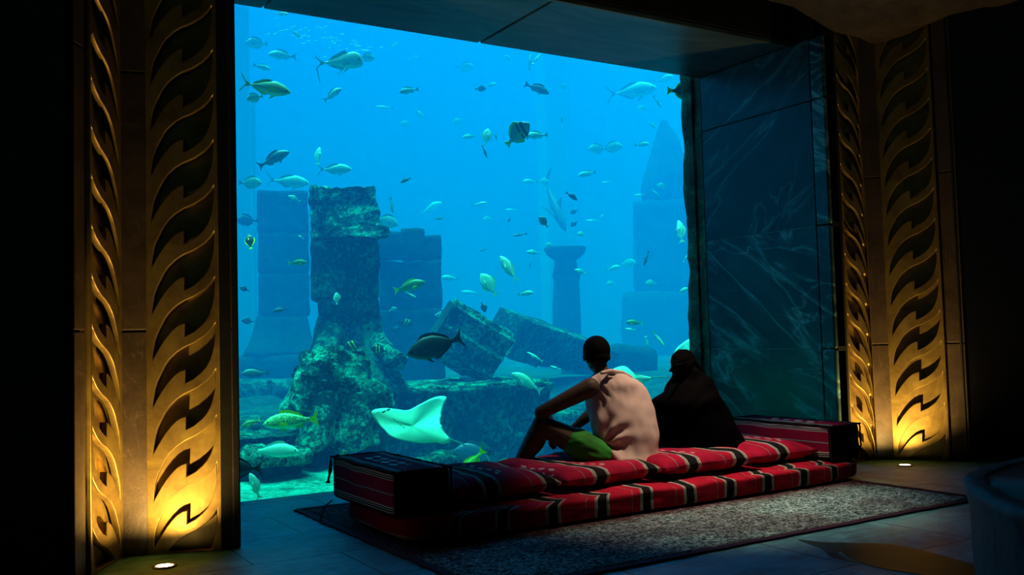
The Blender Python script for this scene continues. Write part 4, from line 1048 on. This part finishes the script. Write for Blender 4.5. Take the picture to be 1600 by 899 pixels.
PROTO = {}
def fish_proto(shape, key, whole=False):
    """dict part name -> mesh list in the unit frame: snout at x=+.5, tail tip at x=-.5"""
    k = (shape, key, whole)
    if k in PROTO: return PROTO[k]
    s = SHAPES[shape]; bodym, finm = FM[key]; parts = []
    def mk(name, bm_, mat, sm=True):
        fixn(bm_); me = bpy.data.meshes.new(name); bm_.to_mesh(me); bm_.free(); me.materials.append(mat)
        for p in me.polygons: p.use_smooth = sm
        parts.append((name, me))
    bm_ = bmesh.new(); n = 16; rings = []
    xs = [0.004, .015, .035, .06, .1, .15, .2, .27, .34, .42, .5, .58, .66, .73, .79, .84]
    for x_ in xs:
        u_, l_ = interp(s['up'], x_)+.002, interp(s['lo'], x_)+.002; th = s['th']*math.sqrt(max(.02, min(1, x_/.16)))*(1 if x_ < .45 else max(.12, 1-(x_-.45)/.42))
        rings.append([Vector((.5-x_, th*math.cos(a)*(abs(math.cos(a))**.25), (u_ if math.sin(a) > 0 else l_)*math.sin(a))) for a in [2*PI*i/n for i in range(n)]])
    quadstrip(bm_, rings)
    def fin(pts, th=.006):
        b_ = bm_ if whole else bmesh.new()
        q = [[Vector((x_, th*sg, z_)) for x_, z_ in pts] for sg in (-1, 1)]
        quadstrip(b_, q); return b_
    fins = []
    def outline_to(b_): fins.append(b_)
    if not whole: mk('body', bm_, bodym)
    tl, fk = s['tail'], s['fork']
    tailpts = [(-.30, .02), (-.40, .06), (-.5, tl), (-.485, tl*.7), (-.5+fk*.8, 0), (-.485, -tl*.7), (-.5, -tl), (-.40, -.06), (-.30, -.02)]
    b = fin(tailpts)
    if not whole: mk('tail_fin', b, finm, False)
    a0, a1, h = s['dors']; m = 7
    top_ = [(.5-(a0+(a1-a0)*i/m), interp(s['up'], a0+(a1-a0)*i/m)-.012) for i in range(m+1)]
    crest = [(.5-(a0+(a1-a0)*i/m)-.02, interp(s['up'], a0+(a1-a0)*i/m)+h*(.55+.45*math.sin(PI*(i/m)**.7))*(1 if 0 < i < m else .35)) for i in range(m, -1, -1)]
    b = fin(top_+crest)
    if not whole: mk('dorsal_fin', b, finm, False)
    a0, a1, h = s['anal']
    top_ = [(.5-(a0+(a1-a0)*i/m), -interp(s['lo'], a0+(a1-a0)*i/m)+.012) for i in range(m+1)]
    crest = [(.5-(a0+(a1-a0)*i/m)-.02, -interp(s['lo'], a0+(a1-a0)*i/m)-h*(1-.6*i/m)*(1 if 0 < i < m else .4)) for i in range(m, -1, -1)]
    b = fin(top_+crest)
    if not whole: mk('anal_fin', b, finm, False)
    b = fin([(.21, -interp(s['lo'], .29)+.01), (.15, -interp(s['lo'], .35)+.01), (.08, -interp(s['lo'], .35)-.07), (.14, -interp(s['lo'], .35)-.05)])
    if not whole: mk('pelvic_fin', b, finm, False)
    for sg in (-1, 1):
        b = bmesh.new() if not whole else bm_
        y0 = sg*s['th']*.9; q = [(.23, -.01), (.20, -.045), (.08, -.07), (.07, -.03), (.13, .0)]
        quadstrip(b, [[Vector((x_, y0+sg*(.02+(.23-x_)*.3)+e, z_)) for x_, z_ in q] for e in (-.003, .003)])
        if not whole: mk('pectoral_fin', b, finm, False)
        if not whole:
            b = bmesh.new(); nell(b, (.41, sg*s['th']*.66, interp(s['up'], .09)*.35), (.017, .008, .017), None, 2); mk('eye', b, M['hair'])
    if shape == 'thread':
        for (xa, za, xb, zb) in ((-.47, -.12, -.42, -.42), (.12, -.10, -.08, -.26), (.18, -.10, .06, -.22)):
            b = bm_ if whole else bmesh.new()
            quadstrip(b, [[Vector((xa+dx_, .004*sg, za)) for dx_, sg in ((-.012, -1), (.012, -1), (.012, 1), (-.012, 1))], [Vector((xb+dx_, .003*sg, zb)) for dx_, sg in ((-.006, -1), (.006, -1), (.006, 1), (-.006, 1))]])
            if not whole: mk('trailing_filament', b, finm, False)
    if whole: mk('fish', bm_, bodym)
    PROTO[k] = parts; return parts
FISHN = {'snapper': 'snapper_fish', 'jack': 'jack_fish', 'deep': 'deep_bodied_fish', 'surgeon': 'surgeonfish', 'slim': 'slender_fish', 'thread': 'threadfin_fish'}
def fish(x, y, length, ang, Y, shape, key, label, dep=0.0, roll=0.0, group=None, name=None):
    """x,y: where it swims in the view; length px; ang: heading in the view, 0 right, 90 up; dep: heading away(+) or toward(-) the glass"""
    p = P(x, y, Y); v = (p-Vector((0, 0, CAMZ))); dist = v.dot(Fv); v.normalize()
    rt = v.cross(Vector((0, 0, 1))).normalized(); up_ = rt.cross(v).normalized()
    a = math.radians(ang); h = (rt*math.cos(a)+up_*math.sin(a)); hd_ = (h*math.cos(dep)+v*math.sin(dep)).normalized()
    L = length*dist/FPX/max(.35, math.cos(dep))
    z_ = Vector((0, 0, 1)); z_ = (up_*math.cos(a)*(1 if math.cos(a) >= 0 else -1) - rt*math.sin(a)*(1 if math.cos(a) >= 0 else -1)); z_ = (z_-hd_*z_.dot(hd_)).normalized()
    y_ = z_.cross(hd_).normalized(); z_ = hd_.cross(y_)
    R3 = Matrix((hd_, y_, z_)).transposed().to_4x4() @ Matrix.Rotation(roll, 4, 'X')
    M4 = Matrix.Translation(p) @ R3 @ Matrix.Scale(L, 4)
    whole = length < 24
    parts = fish_proto(shape, key, whole)
    if whole:
        o = bpy.data.objects.new(name or FISHN[shape], parts[0][1]); COL.objects.link(o); o.matrix_world = M4; tag(o, label, 'fish', group)
    else:
        o = bpy.data.objects.new(name or FISHN[shape], None); COL.objects.link(o); o.matrix_world = M4; tag(o, label, 'fish', group); o.empty_display_size = .1
        for nm, me in parts:
            c_ = bpy.data.objects.new(nm, me); COL.objects.link(c_); c_.parent = o
    return o
FISH = [
 # x, y, len, ang, Y, shape, colour, label, dep
 (415, 137, 78, -10, 8.6, 'jack', 'jackgreen', 'large green-backed jack fish swimming right near the top left window corner', 0),
 (398, 153, 26, 195, 9.6, 'deep', 'pale', 'pale round fish half hidden below the green-backed jack', .3),
 (401, 68, 34, 180, 15, 'deep', 'pale', 'faint pale round fish high in the top left corner', 0),
 (441, 87, 44, 178, 14, 'snapper', 'pale', 'faint pale fish swimming left under the small school, top left', 0),
 (409, 105, 28, -15, 14, 'snapper', 'pale', 'faint grey fish between the two pale fish and the green-backed jack', 0),
 (530, 98, 74, 2, 10.5, 'thread', 'bright', 'silver threadfin fish with steep forehead and trailing filament, upper left', 0),
 (573, 90, 26, -8, 14, 'deep', 'pale', 'pale fish right ahead of the threadfin fish', 0),
 (520, 148, 34, 35, 12, 'snapper', 'palebar', 'small pale fish with black head band tilting upward below the threadfin', .2),
 (639, 142, 32, 190, 12, 'snapper', 'palebar', 'pale fish with dark head band swimming left, upper centre left', 0),
 (441, 22, 20, 0, 12, 'snapper', 'bright', 'tiny bright fish right under the soffit in the top left', 0),
 (462, 53, 18, -35, 14, 'snapper', 'pale', 'small pale fish diving right at the left of the small school', 0),
 (602, 168, 28, 175, 20, 'slim', 'pale', 'faint slim fish below the pale fish with dark head band', 0),
 (655, 178, 20, -50, 18, 'snapper', 'pale', 'faint fish diving right, below the pale head-banded fish', 0),
 (634, 194, 18, 180, 19, 'deep', 'pale', 'faint small fish left of and below the faint diving fish', 0),
 (715, 190, 18, 200, 19, 'deep', 'pale', 'faint round fish left of the big striped fish', 0),
 (727, 105, 28, 0, 19, 'deep', 'pale', 'faint pale fish near the top centre under the soffit joint', 0),
 (751, 139, 18, 0, 13, 'deep', 'grey', 'small dark grey fish at upper centre', 0),
 (767, 133, 18, 10, 17, 'snapper', 'pale', 'pale fish just behind the small dark grey fish at upper centre', 0),
 (794, 92, 16, 130, 18, 'snapper', 'pale', 'faint small fish left of the pair of steep bright fish', 0),
 (828, 97, 26, 80, 14, 'slim', 'bright', 'left one of two bright slender fish swimming steeply up near the soffit', .2),
 (838, 93, 22, 50, 14, 'slim', 'bright', 'right one of two bright slender fish swimming steeply up near the soffit', .2),
 (839, 139, 42, -24, 12, 'snapper', 'grey', 'grey fish slanting down to the right, upper centre', 0),
 (881, 136, 12, 60, 18, 'deep', 'pale', 'speck of a pale fish right of the slanting grey fish', 0),
 (987, 143, 80, 4, 17, 'jack', 'pale', 'large faint tuna shaped fish at the upper right', 0),
 (1027, 159, 24, -58, 14, 'slim', 'pale', 'small pale fish diving below the tuna shaped fish', 0),
 (1036, 124, 36, 10, 19, 'jack', 'pale', 'faint pale fish under the soffit left of the yellow tailed fish', 0),
 (1004, 170, 16, 170, 19, 'deep', 'pale', 'faint blob of a fish under the tuna shaped fish', 0),
 (1069, 142, 54, -5, 7.6, 'deep', 'darkyellow', 'dark fish with vivid yellow tail and back fin at the top right corner', .25),
 (809, 210, 50, 42, 8.8, 'deep', 'banded', 'fish with bold black head bands and yellow fins, facing up right', -.55),
 (839, 212, 36, 182, 11, 'snapper', 'pale', 'pale fish swimming left behind the black-banded fish', 0),
 (761, 214, 26, 80, 11, 'deep', 'pale', 'pale fish rising steeply left of the black-banded fish', .4),
 (757, 237, 22, -70, 11, 'slim', 'grey', 'slender grey fish diving under the pale rising fish', 0),
 (775, 214, 16, 90, 12, 'slim', 'pale', 'slim pale fish between the rising fish and the black-banded fish', 0),
 (733, 214, 22, 185, 14, 'snapper', 'pale', 'pale fish swimming left, leftmost near the black-banded fish', 0),
 (878, 187, 16, 88, 15, 'slim', 'pale', 'tiny upright fish above the pale buttress', 0),
 (934, 233, 30, 180, 16, 'deep', 'pale', 'left of two overlapping faint round fish right of centre', 0),
 (956, 231, 34, 5, 16, 'deep', 'pale', 'right of two overlapping faint round fish right of centre', 0),
 (1003, 226, 24, 0, 14, 'snapper', 'pale', 'pale fish at the left of the hazy tower tip', 0),
 (1019, 196, 14, -50, 15, 'snapper', 'pale', 'tiny fish just left of the hazy tower tip', 0),
 (1076, 240, 20, -30, 15, 'slim', 'pale', 'faint slim fish between the tower tip and the window edge', 0),
 (428, 249, 54, 27, 11, 'snapper', 'grey', 'grey-blue fish swimming up to the right above the hazy left column', 0),
 (498, 244, 28, 82, 13, 'snapper', 'pale', 'pale fish pointing upward above the broken column', .5),
 (523, 265, 54, 0, 13, 'jack', 'pale', 'silver jack fish right on top of the broken column', 0),
 (450, 284, 66, -5, 14, 'jack', 'pale', 'long faint jack fish just above the hazy left column', 0),
 (391, 286, 36, 0, 12, 'deep', 'pale', 'pale oval fish cut by the left window edge', 0),
 (634, 282, 18, 205, 10, 'snapper', 'grey', 'small dark fish right of the broken column top', 0),
 (612, 321, 26, -82, 11, 'slim', 'bright', 'slender bright fish diving beside the broken column', 0),
 (603, 346, 40, -20, 13, 'deep', 'pale', 'pale blunt fish half hidden behind the broken column', 0),
 (686, 342, 12, 180, 13, 'snapper', 'olive', 'tiny olive fish above the dark pier', 0),
 (672, 326, 42, 25, 22, 'jack', 'pale', 'very faint jack fish above the dark pier', 0),
 (390, 378, 24, 100, 8.6, 'deep', 'yelfin', 'dark fish with yellow fins rising at the left window edge', .5),
 (460, 311, 22, 155, 12, 'snapper', 'pale', 'small pale fish on top of the hazy left column', 0),
 (470, 371, 10, 150, 12, 'snapper', 'bright', 'speck of a bright fish over the hazy left column', 0),
 (386, 345, 34, 180, 14, 'deep', 'blue', 'dim triangular fish at the left window edge below the oval fish', 0),
 (748, 319, 26, 12, 15, 'slim', 'bright', 'slender pale fish at mid height right of the pier', 0),
 (893, 307, 22, -38, 11, 'snapper', 'dark', 'small black fish slanting down in front of the pale buttress', 0),
 (849, 347, 22, 130, 10, 'deep', 'grey', 'dark round fish above and left of the bowl capital', 0),
 (829, 284, 26, 180, 18, 'snapper', 'pale', 'faint fish left of a faint round one at mid height', 0),
 (849, 284, 18, 0, 18, 'deep', 'pale', 'faint round fish at mid height left of the pale buttress', 0),
 (917, 272, 30, 190, 14, 'snapper', 'pale', 'pale fish swimming left, right of the pale buttress', 0),
 (948, 285, 16, 180, 17, 'slim', 'pale', 'small faint fish right of the buttress fish', 0),
 (812, 367, 24, 188, 13, 'slim', 'grey', 'thin grey fish left of the dark round fish', 0),
 (796, 343, 10, -110, 14, 'snapper', 'grey', 'dark speck of a fish above the thin grey fish', 0),
 (798, 328, 18, 180, 19, 'slim', 'pale', 'faint small fish above the thin grey fish', 0),
 (762, 343, 16, 180, 19, 'deep', 'pale', 'faint spot of a fish below the slender pale fish', 0),
 (908, 366, 14, 180, 13, 'deep', 'bright', 'small bright fish just above the bowl capital', 0),
 (859, 383, 14, 180, 15, 'deep', 'pale', 'small pale fish on the left rim of the bowl capital', 0),
 (833, 395, 22, 175, 14, 'snapper', 'pale', 'pale fish left of the bowl capital', 0),
 (755, 391, 12, 200, 17, 'snapper', 'grey', 'dim little fish mid way between pier and capital column', 0),
 (828, 415, 12, 80, 17, 'slim', 'grey', 'dim upright fish left of the capital column shaft', 0),
 (795, 421, 50, 122, 9.6, 'jack', 'bright', 'brilliant silver fish rising to the left at the centre', .2),
 (763, 445, 42, 125, 9.8, 'deep', 'pale', 'pale green deep-bodied fish left of the brilliant silver fish', .3),
 (1063, 362, 36, 98, 10, 'snapper', 'bright', 'pale green fish rising in front of the hazy tower', .4),
 (1010, 404, 26, 250, 11, 'slim', 'grey', 'dark slender fish diving in front of the hazy tower', 0),
 (1017, 443, 18, 180, 14, 'deep', 'pale', 'small pale fish low on the hazy tower', 0),
 (957, 420, 26, 15, 17, 'snapper', 'pale', 'faint fish between capital column and tower', 0),
 (980, 412, 28, 5, 19, 'deep', 'pale', 'fainter round fish left of the tower foot', 0),
 (954, 443, 14, 200, 17, 'deep', 'pale', 'small faint fish under the pair near the tower foot', 0),
 (907, 425, 20, 160, 13, 'snapper', 'pale', 'yellowish fish beside the capital column shaft', 0),
 (925, 345, 20, 180, 19, 'slim', 'pale', 'faint slim fish right above the bowl capital', 0),
 (940, 341, 14, 60, 18, 'snapper', 'pale', 'tiny faint fish upper right of the bowl capital', 0),
 (897, 350, 14, 215, 14, 'deep', 'blue', 'dim blue fish above the bowl capital', 0),
 (897, 331, 14, 200, 15, 'deep', 'blue', 'dim blue fish below the small black slanting fish', 0),
 (1000, 305, 18, 180, 15, 'slim', 'pale', 'faint slim fish at the tower shoulder', 0),
 (1034, 291, 16, 170, 15, 'deep', 'pale', 'small pale fish on the spire of the tower', 0),
 (1025, 302, 16, 140, 15, 'slim', 'pale', 'slim pale fish on the spire, below the small pale one', 0),
 (1071, 404, 14, 60, 12, 'slim', 'bright', 'sliver of a fish right of the diving slender fish', 0),
 (1071, 453, 20, 200, 12, 'snapper', 'pale', 'pale yellowish fish near the right window edge', 0),
 (465, 411, 30, 0, 10, 'snapper', 'olive', 'olive-yellow fish in front of the hazy left column', 0),
 (437, 485, 22, 192, 10, 'snapper', 'blue', 'dark blue fish swimming left below the olive-yellow fish', 0),
 (526, 467, 20, 92, 9, 'deep', 'pale', 'white diamond shaped fish on the broken column base', .2),
 (640, 448, 52, 14, 9.5, 'snapper', 'olive', 'yellow-green fish in front of the dark pier', 0),
 (642, 461, 20, -30, 10.5, 'slim', 'pale', 'pale fish tucked under the yellow-green fish', 0),
 (633, 505, 28, -12, 11.5, 'deep', 'angel', 'blue angelfish with two yellow bars in front of the pier', 0),
 (553, 540, 34, 195, 9.2, 'deep', 'angel', 'dark angelfish with two yellow bars at the column base', 0),
 (592, 547, 28, 165, 9.2, 'deep', 'angel', 'second dark angelfish nosing right of the first at the column base', 0),
 (614, 484, 14, 20, 13, 'deep', 'sergeant', 'tiny striped fish low on the dark pier', 0),
 (690, 494, 22, 175, 12.5, 'deep', 'sergeant', 'striped fish at the right foot of the dark pier', 0),
 (618, 517, 16, 60, 12, 'deep', 'blue', 'dim blue fish between angelfish and pier', 0),
 (628, 557, 20, 165, 11, 'snapper', 'pale', 'pale fish just left of the big dark fish nose', 0),
 (680, 541, 92, 196, 7.9, 'surgeon', 'dark', 'big black silhouetted fish swimming left at the centre', 0),
 (399, 584, 44, 180, 11, 'snapper', 'grey', 'grey grouper resting over the stone step at far left', 0),
 (422, 597, 12, 170, 11.5, 'deep', 'blue', 'tiny dark fish on the stone step', 0),
 (382, 452, 16, 160, 11, 'deep', 'blue', 'dark small fish cut by the left window edge at mid height', 0),
 (387, 502, 20, 175, 12, 'deep', 'blue', 'dim blunt fish near the left window edge above the stone step', 0),
 (703, 435, 28, 175, 17, 'snapper', 'pale', 'faint pale fish just right of the dark pier', 0),
 (755, 480, 18, -70, 10, 'deep', 'blue', 'small dark fish nosing down on the tilted drum', 0),
 (823, 598, 56, 148, 9.4, 'snapper', 'pale', 'pale green fish rising left above the slab end', 0),
 (821, 459, 26, 4, 12, 'snapper', 'pale', 'pale fish above the fallen pier end', 0),
 (735, 457, 30, 175, 20, 'slim', 'pale', 'very faint long fish left of the deep-bodied pale fish', 0),
 (991, 505, 28, 176, 11, 'snapper', 'olive', 'yellow-green fish above the fallen pier, left of the tower foot', 0),
 (1029, 530, 30, -55, 9.2, 'slim', 'bright', 'bright slender fish diving above the woman', 0),
 (1011, 535, 20, -80, 9.5, 'slim', 'pale', 'slim pale fish left of the bright diving one', 0),
 (985, 515, 18, 170, 11, 'slim', 'bright', 'thin bright fish over the fallen pier', 0),
 (1085, 517, 26, 8, 11, 'slim', 'pale', 'slim pale fish at the right window edge above the woman', 0),
 (836, 558, 30, 148, 11, 'slim', 'bright', 'bright slim fish under the fallen pier', 0),
 (868, 575, 18, 160, 12, 'slim', 'bright', 'smaller bright slim fish under the fallen pier', 0),
 (455, 659, 86, 184, 8.0, 'snapper', 'spotted', 'yellow-green fish covered in dark dots, swimming left at lower left', 0),
 (429, 706, 76, -4, 8.5, 'snapper', 'pale', 'grey fish swimming right below the dotted fish', 0),
 (392, 662, 32, 200, 9.2, 'snapper', 'olive', 'yellowish fish at the left window edge beside the dotted fish', 0),
 (401, 667, 26, 180, 9.6, 'deep', 'blue', 'grey-blue fish behind the yellowish one at the left edge', 0),
 (372, 733, 74, 178, 7.5, 'surgeon', 'dark', 'black fish leaving at the lower left, only its rear in view', 0),
 (398, 760, 44, 110, 8.0, 'snapper', 'pale', 'pale fish standing on its tail at the lower left corner', 0),
 (738, 725, 58, 230, 7.6, 'snapper', 'yellow', 'bright yellow-green fish nosing down behind the sofa', 0),
 (742, 712, 70, 168, 9.0, 'deep', 'blue', 'large dim blue fish behind the bright yellow-green fish', 0),
 (789, 727, 60, -8, 8.0, 'jack', 'pale', 'pale forked-tail fish just left of the man\'s ankle', 0),
 (678, 674, 12, 180, 10, 'deep', 'olive', 'tiny olive fish behind the white bellied ray tail', 0),
 (685, 679, 14, 120, 10, 'deep', 'bright', 'tiny bright fish in front of the slab, right of the ray', 0),
 (731, 593, 28, 168, 11, 'snapper', 'blue', 'blue-grey fish passing under the tilted drum', 0),
]
for f in FISH:
    fish(f[0], f[1], f[2], f[3], f[4], f[5], f[6], f[7], f[8])
# school of tiny silver fish under the surface
random.seed(11)
sp0 = fish(520, 60, 8, 12, 15, 'slim', 'bright', 'tiny silver fish in the loose school at the top left', 0, 0, 'school of tiny silver fish')
for k in range(58):
    x_ = random.gauss(520, 52); y_ = 48+.16*(x_-440)+random.gauss(0, 12)
    if x_ > 660 or x_ < 415 or y_ < 14+.155*(x_-372): continue
    q = sp0.copy(); COL.objects.link(q); Y_ = random.uniform(14, 18); p = P(x_, y_, Y_)
    L = random.uniform(6, 11)*Y_*1.15/FPX; v = p.normalized(); rt = v.cross(Vector((0, 0, 1))).normalized(); a = math.radians(random.gauss(14, 9))
    up_ = rt.cross(v); hd_ = (rt*math.cos(a)+up_*math.sin(a)).normalized(); y_2 = up_.cross(hd_).normalized(); z_ = hd_.cross(y_2)
    q.matrix_world = Matrix.Translation(p) @ Matrix((hd_, y_2, z_)).transposed().to_4x4() @ Matrix.Scale(L, 4)

# distant shark
def shark():
    root = empty('shark', (0, 0, 0), 'hazy shark swimming down to the right above the bowl capital', 'shark')
    mt_ = plain('shark_skin', (.05, .12, .12), .6)
    a, b = P(852, 286, 19), P(884, 362, 18.4); d_ = (b-a); L = d_.length; d_.normalize(); y_ = d_.cross(Vector((0, 0, 1))).normalized(); z_ = y_.cross(d_).normalized()
    W = lambda x_, y2, z2: a+d_*x_*L+y_*y2*L+z_*z2*L
    bm_ = bmesh.new(); prof = [(0, .008), (.1, .018), (.3, .05), (.5, .085), (.65, .092), (.8, .075), (.92, .045), (1.0, .008)]
    quadstrip(bm_, [[W(x_, r__*math.cos(t), r__*math.sin(t)) for t in [2*PI*i/14 for i in range(14)]] for x_, r__ in prof]); fixn(bm_); obj('body', bm_, mt_, root, True)
    def fin(nm, pts, ax):
        b_ = bmesh.new(); quadstrip(b_, [[W(p[0], p[1]+(e if ax == 'y' else 0), p[2]+(e if ax == 'z' else 0)) for p in pts] for e in (-.006, .006)]); fixn(b_); obj(nm, b_, mt_, root)
    fin('tail_fin', [(.08, 0, .01), (-.16, 0, .24), (-.06, 0, .04), (-.10, 0, -.10), (.06, 0, -.02)], 'y'); fin('dorsal_fin', [(.62, 0, .08), (.42, 0, .20), (.46, 0, .07)], 'y')
    fin('pectoral_fin', [(.74, .05, -.02), (.50, .30, -.04), (.58, .05, -.02)], 'z'); fin('pectoral_fin', [(.74, -.05, -.02), (.50, -.30, -.04), (.58, -.05, -.02)], 'z')
shark()

# rays
M['raywhite'] = (lambda t: t.bsdf(t.mix(t.ramp(t.noise(t.coord(), 3, 3), [(.35, 0.), (.7, .25)]), (.22, .78, .50), (.15, .55, .38)), .55, 0, .3))(NT('ray_belly'))
M['raygrey'] = plain('ray_grey', (.08, .22, .17), .5); M['raypale'] = plain('ray_pale', (.28, .60, .44), .5)
def ray_fish(label, outline, Y, yc, belly, tail, dome=.10, slots=None):
    """body lofted between its traced rim and a domed middle, real thickness; outline in view pixels with its own depth offsets"""
    root = empty('eagle_ray', P(*outline[0][:2], Y), label, 'ray')
    pts = [P(x_, y_, Y+dz_) for x_, y_, dz_ in smooth3(outline)]
    c_ = P(*yc, Y); n = len(pts); bm_ = bmesh.new()
    nrm = Vector((-.35, -.75, -.35)).normalized()
    K = 9; fr = []; bk = []
    for k in range(K+1):
        t = k/K; h = (1-(1-t)**2); fr.append([bm_.verts.new(p.lerp(c_, t)+nrm*dome*h) for p in pts] if k < K else None); bk.append([bm_.verts.new(p.lerp(c_, t)-nrm*dome*.7*h) for p in pts] if 0 < k < K else None)
    bk[0] = fr[0]
    f_, b_ = bm_.verts.new(c_+nrm*dome), bm_.verts.new(c_-nrm*dome*.7)
    for L_, cv in ((fr, f_), (bk, b_)):
        for k in range(K-1):
            for i in range(n):
                j = (i+1) % n; bm_.faces.new((L_[k][i], L_[k][j], L_[k+1][j], L_[k+1][i]))
        for i in range(n): bm_.faces.new((L_[K-1][i], L_[K-1][(i+1) % n], cv))
    rim = set(fr[0])
    for _ in range(45): bmesh.ops.smooth_vert(bm_, verts=[v for v in bm_.verts if v not in rim], factor=.5, use_axis_x=True, use_axis_y=True, use_axis_z=True)
    fixn(bm_); obj('body', bm_, belly, root, True)
    seam(root, [P(*q) for q in tail], .007, M['raygrey'], 'tail')
    return root, nrm
def smooth3(pts, n=5):
    out = []; N = len(pts)
    for i in range(N):
        p0, p1, p2, p3 = [Vector(pts[(i+k-1) % N]) for k in range(4)]
        for t in range(n):
            t /= n; out.append(tuple(.5*((2*p1)+(p2-p0)*t+(2*p0-5*p1+4*p2-p3)*t*t+(3*p1-p0-3*p2+p3)*t**3)))
    return out
rr_, nrm = ray_fish('white bellied ray with raised wing gliding left above the sofa bolster',
    [(580, 646, 0), (586, 640, 0), (604, 638, .02), (622, 640, .05), (638, 641, .08), (658, 631, .2), (676, 622, .40), (690, 619, .58), (698, 622, .66), (694, 634, .55), (690, 650, .36), (690, 664, .15), (695, 676, .08), (704, 688, .05), (694, 694, .02), (682, 692, 0), (660, 693, -.05), (636, 690, -.12), (612, 684, -.16), (600, 672, -.10), (588, 660, -.03)],
    8.1, (640, 664), M['raywhite'], [(700, 686, 8.15), (712, 690, 8.2), (722, 694, 8.25), (728, 697, 8.3)], .07)
bm = bmesh.new()
for x_, y_, a in ((600, 643.5, -.4), (607, 640.5, -.3)):
    c_ = P(x_, y_, 8.04); rt_ = Vector((.85, -.52, 0)); nell(bm, c_, (.022, .008, .010), Matrix.Rotation(a, 4, 'Y'), 2)
obj('mouth_slit', bm, M['raygrey'], rr_, True)
bm = bmesh.new()
for k in range(4):
    c_ = P(616+5*k, 656+4.2*k, 7.975+.0*k); nell(bm, c_, (.018, .004, .0035), Matrix.Rotation(.7, 4, 'Y'), 2)
obj('gill_slits', bm, M['raygrey'], rr_, True)
ray_fish('pale ray with long thin tail gliding behind the man\'s shoulder', [(955, 580, 0), (975, 572, .1), (992, 584, 0), (1004, 587, 0), (1018, 591, 0), (1008, 598, 0), (1000, 602, -.05), (985, 600, -.1), (965, 596, -.05)], 8.6, (990, 590), M['raypale'], [(1010, 590, 8.62), (1026, 590, 8.65), (1046, 589, 8.7)], .04)
ray_fish('pale dome shaped ray behind the woman\'s head at the right window edge', [(1052, 560, 0), (1056, 546, 0), (1066, 537, 0), (1078, 530, .05), (1092, 536, .05), (1100, 548, 0), (1100, 565, 0), (1085, 574, 0), (1065, 572, 0)], 9.5, (1078, 553), M['raypale'], [(1098, 566, 9.5), (1106, 574, 9.55), (1112, 584, 9.6)], .08)
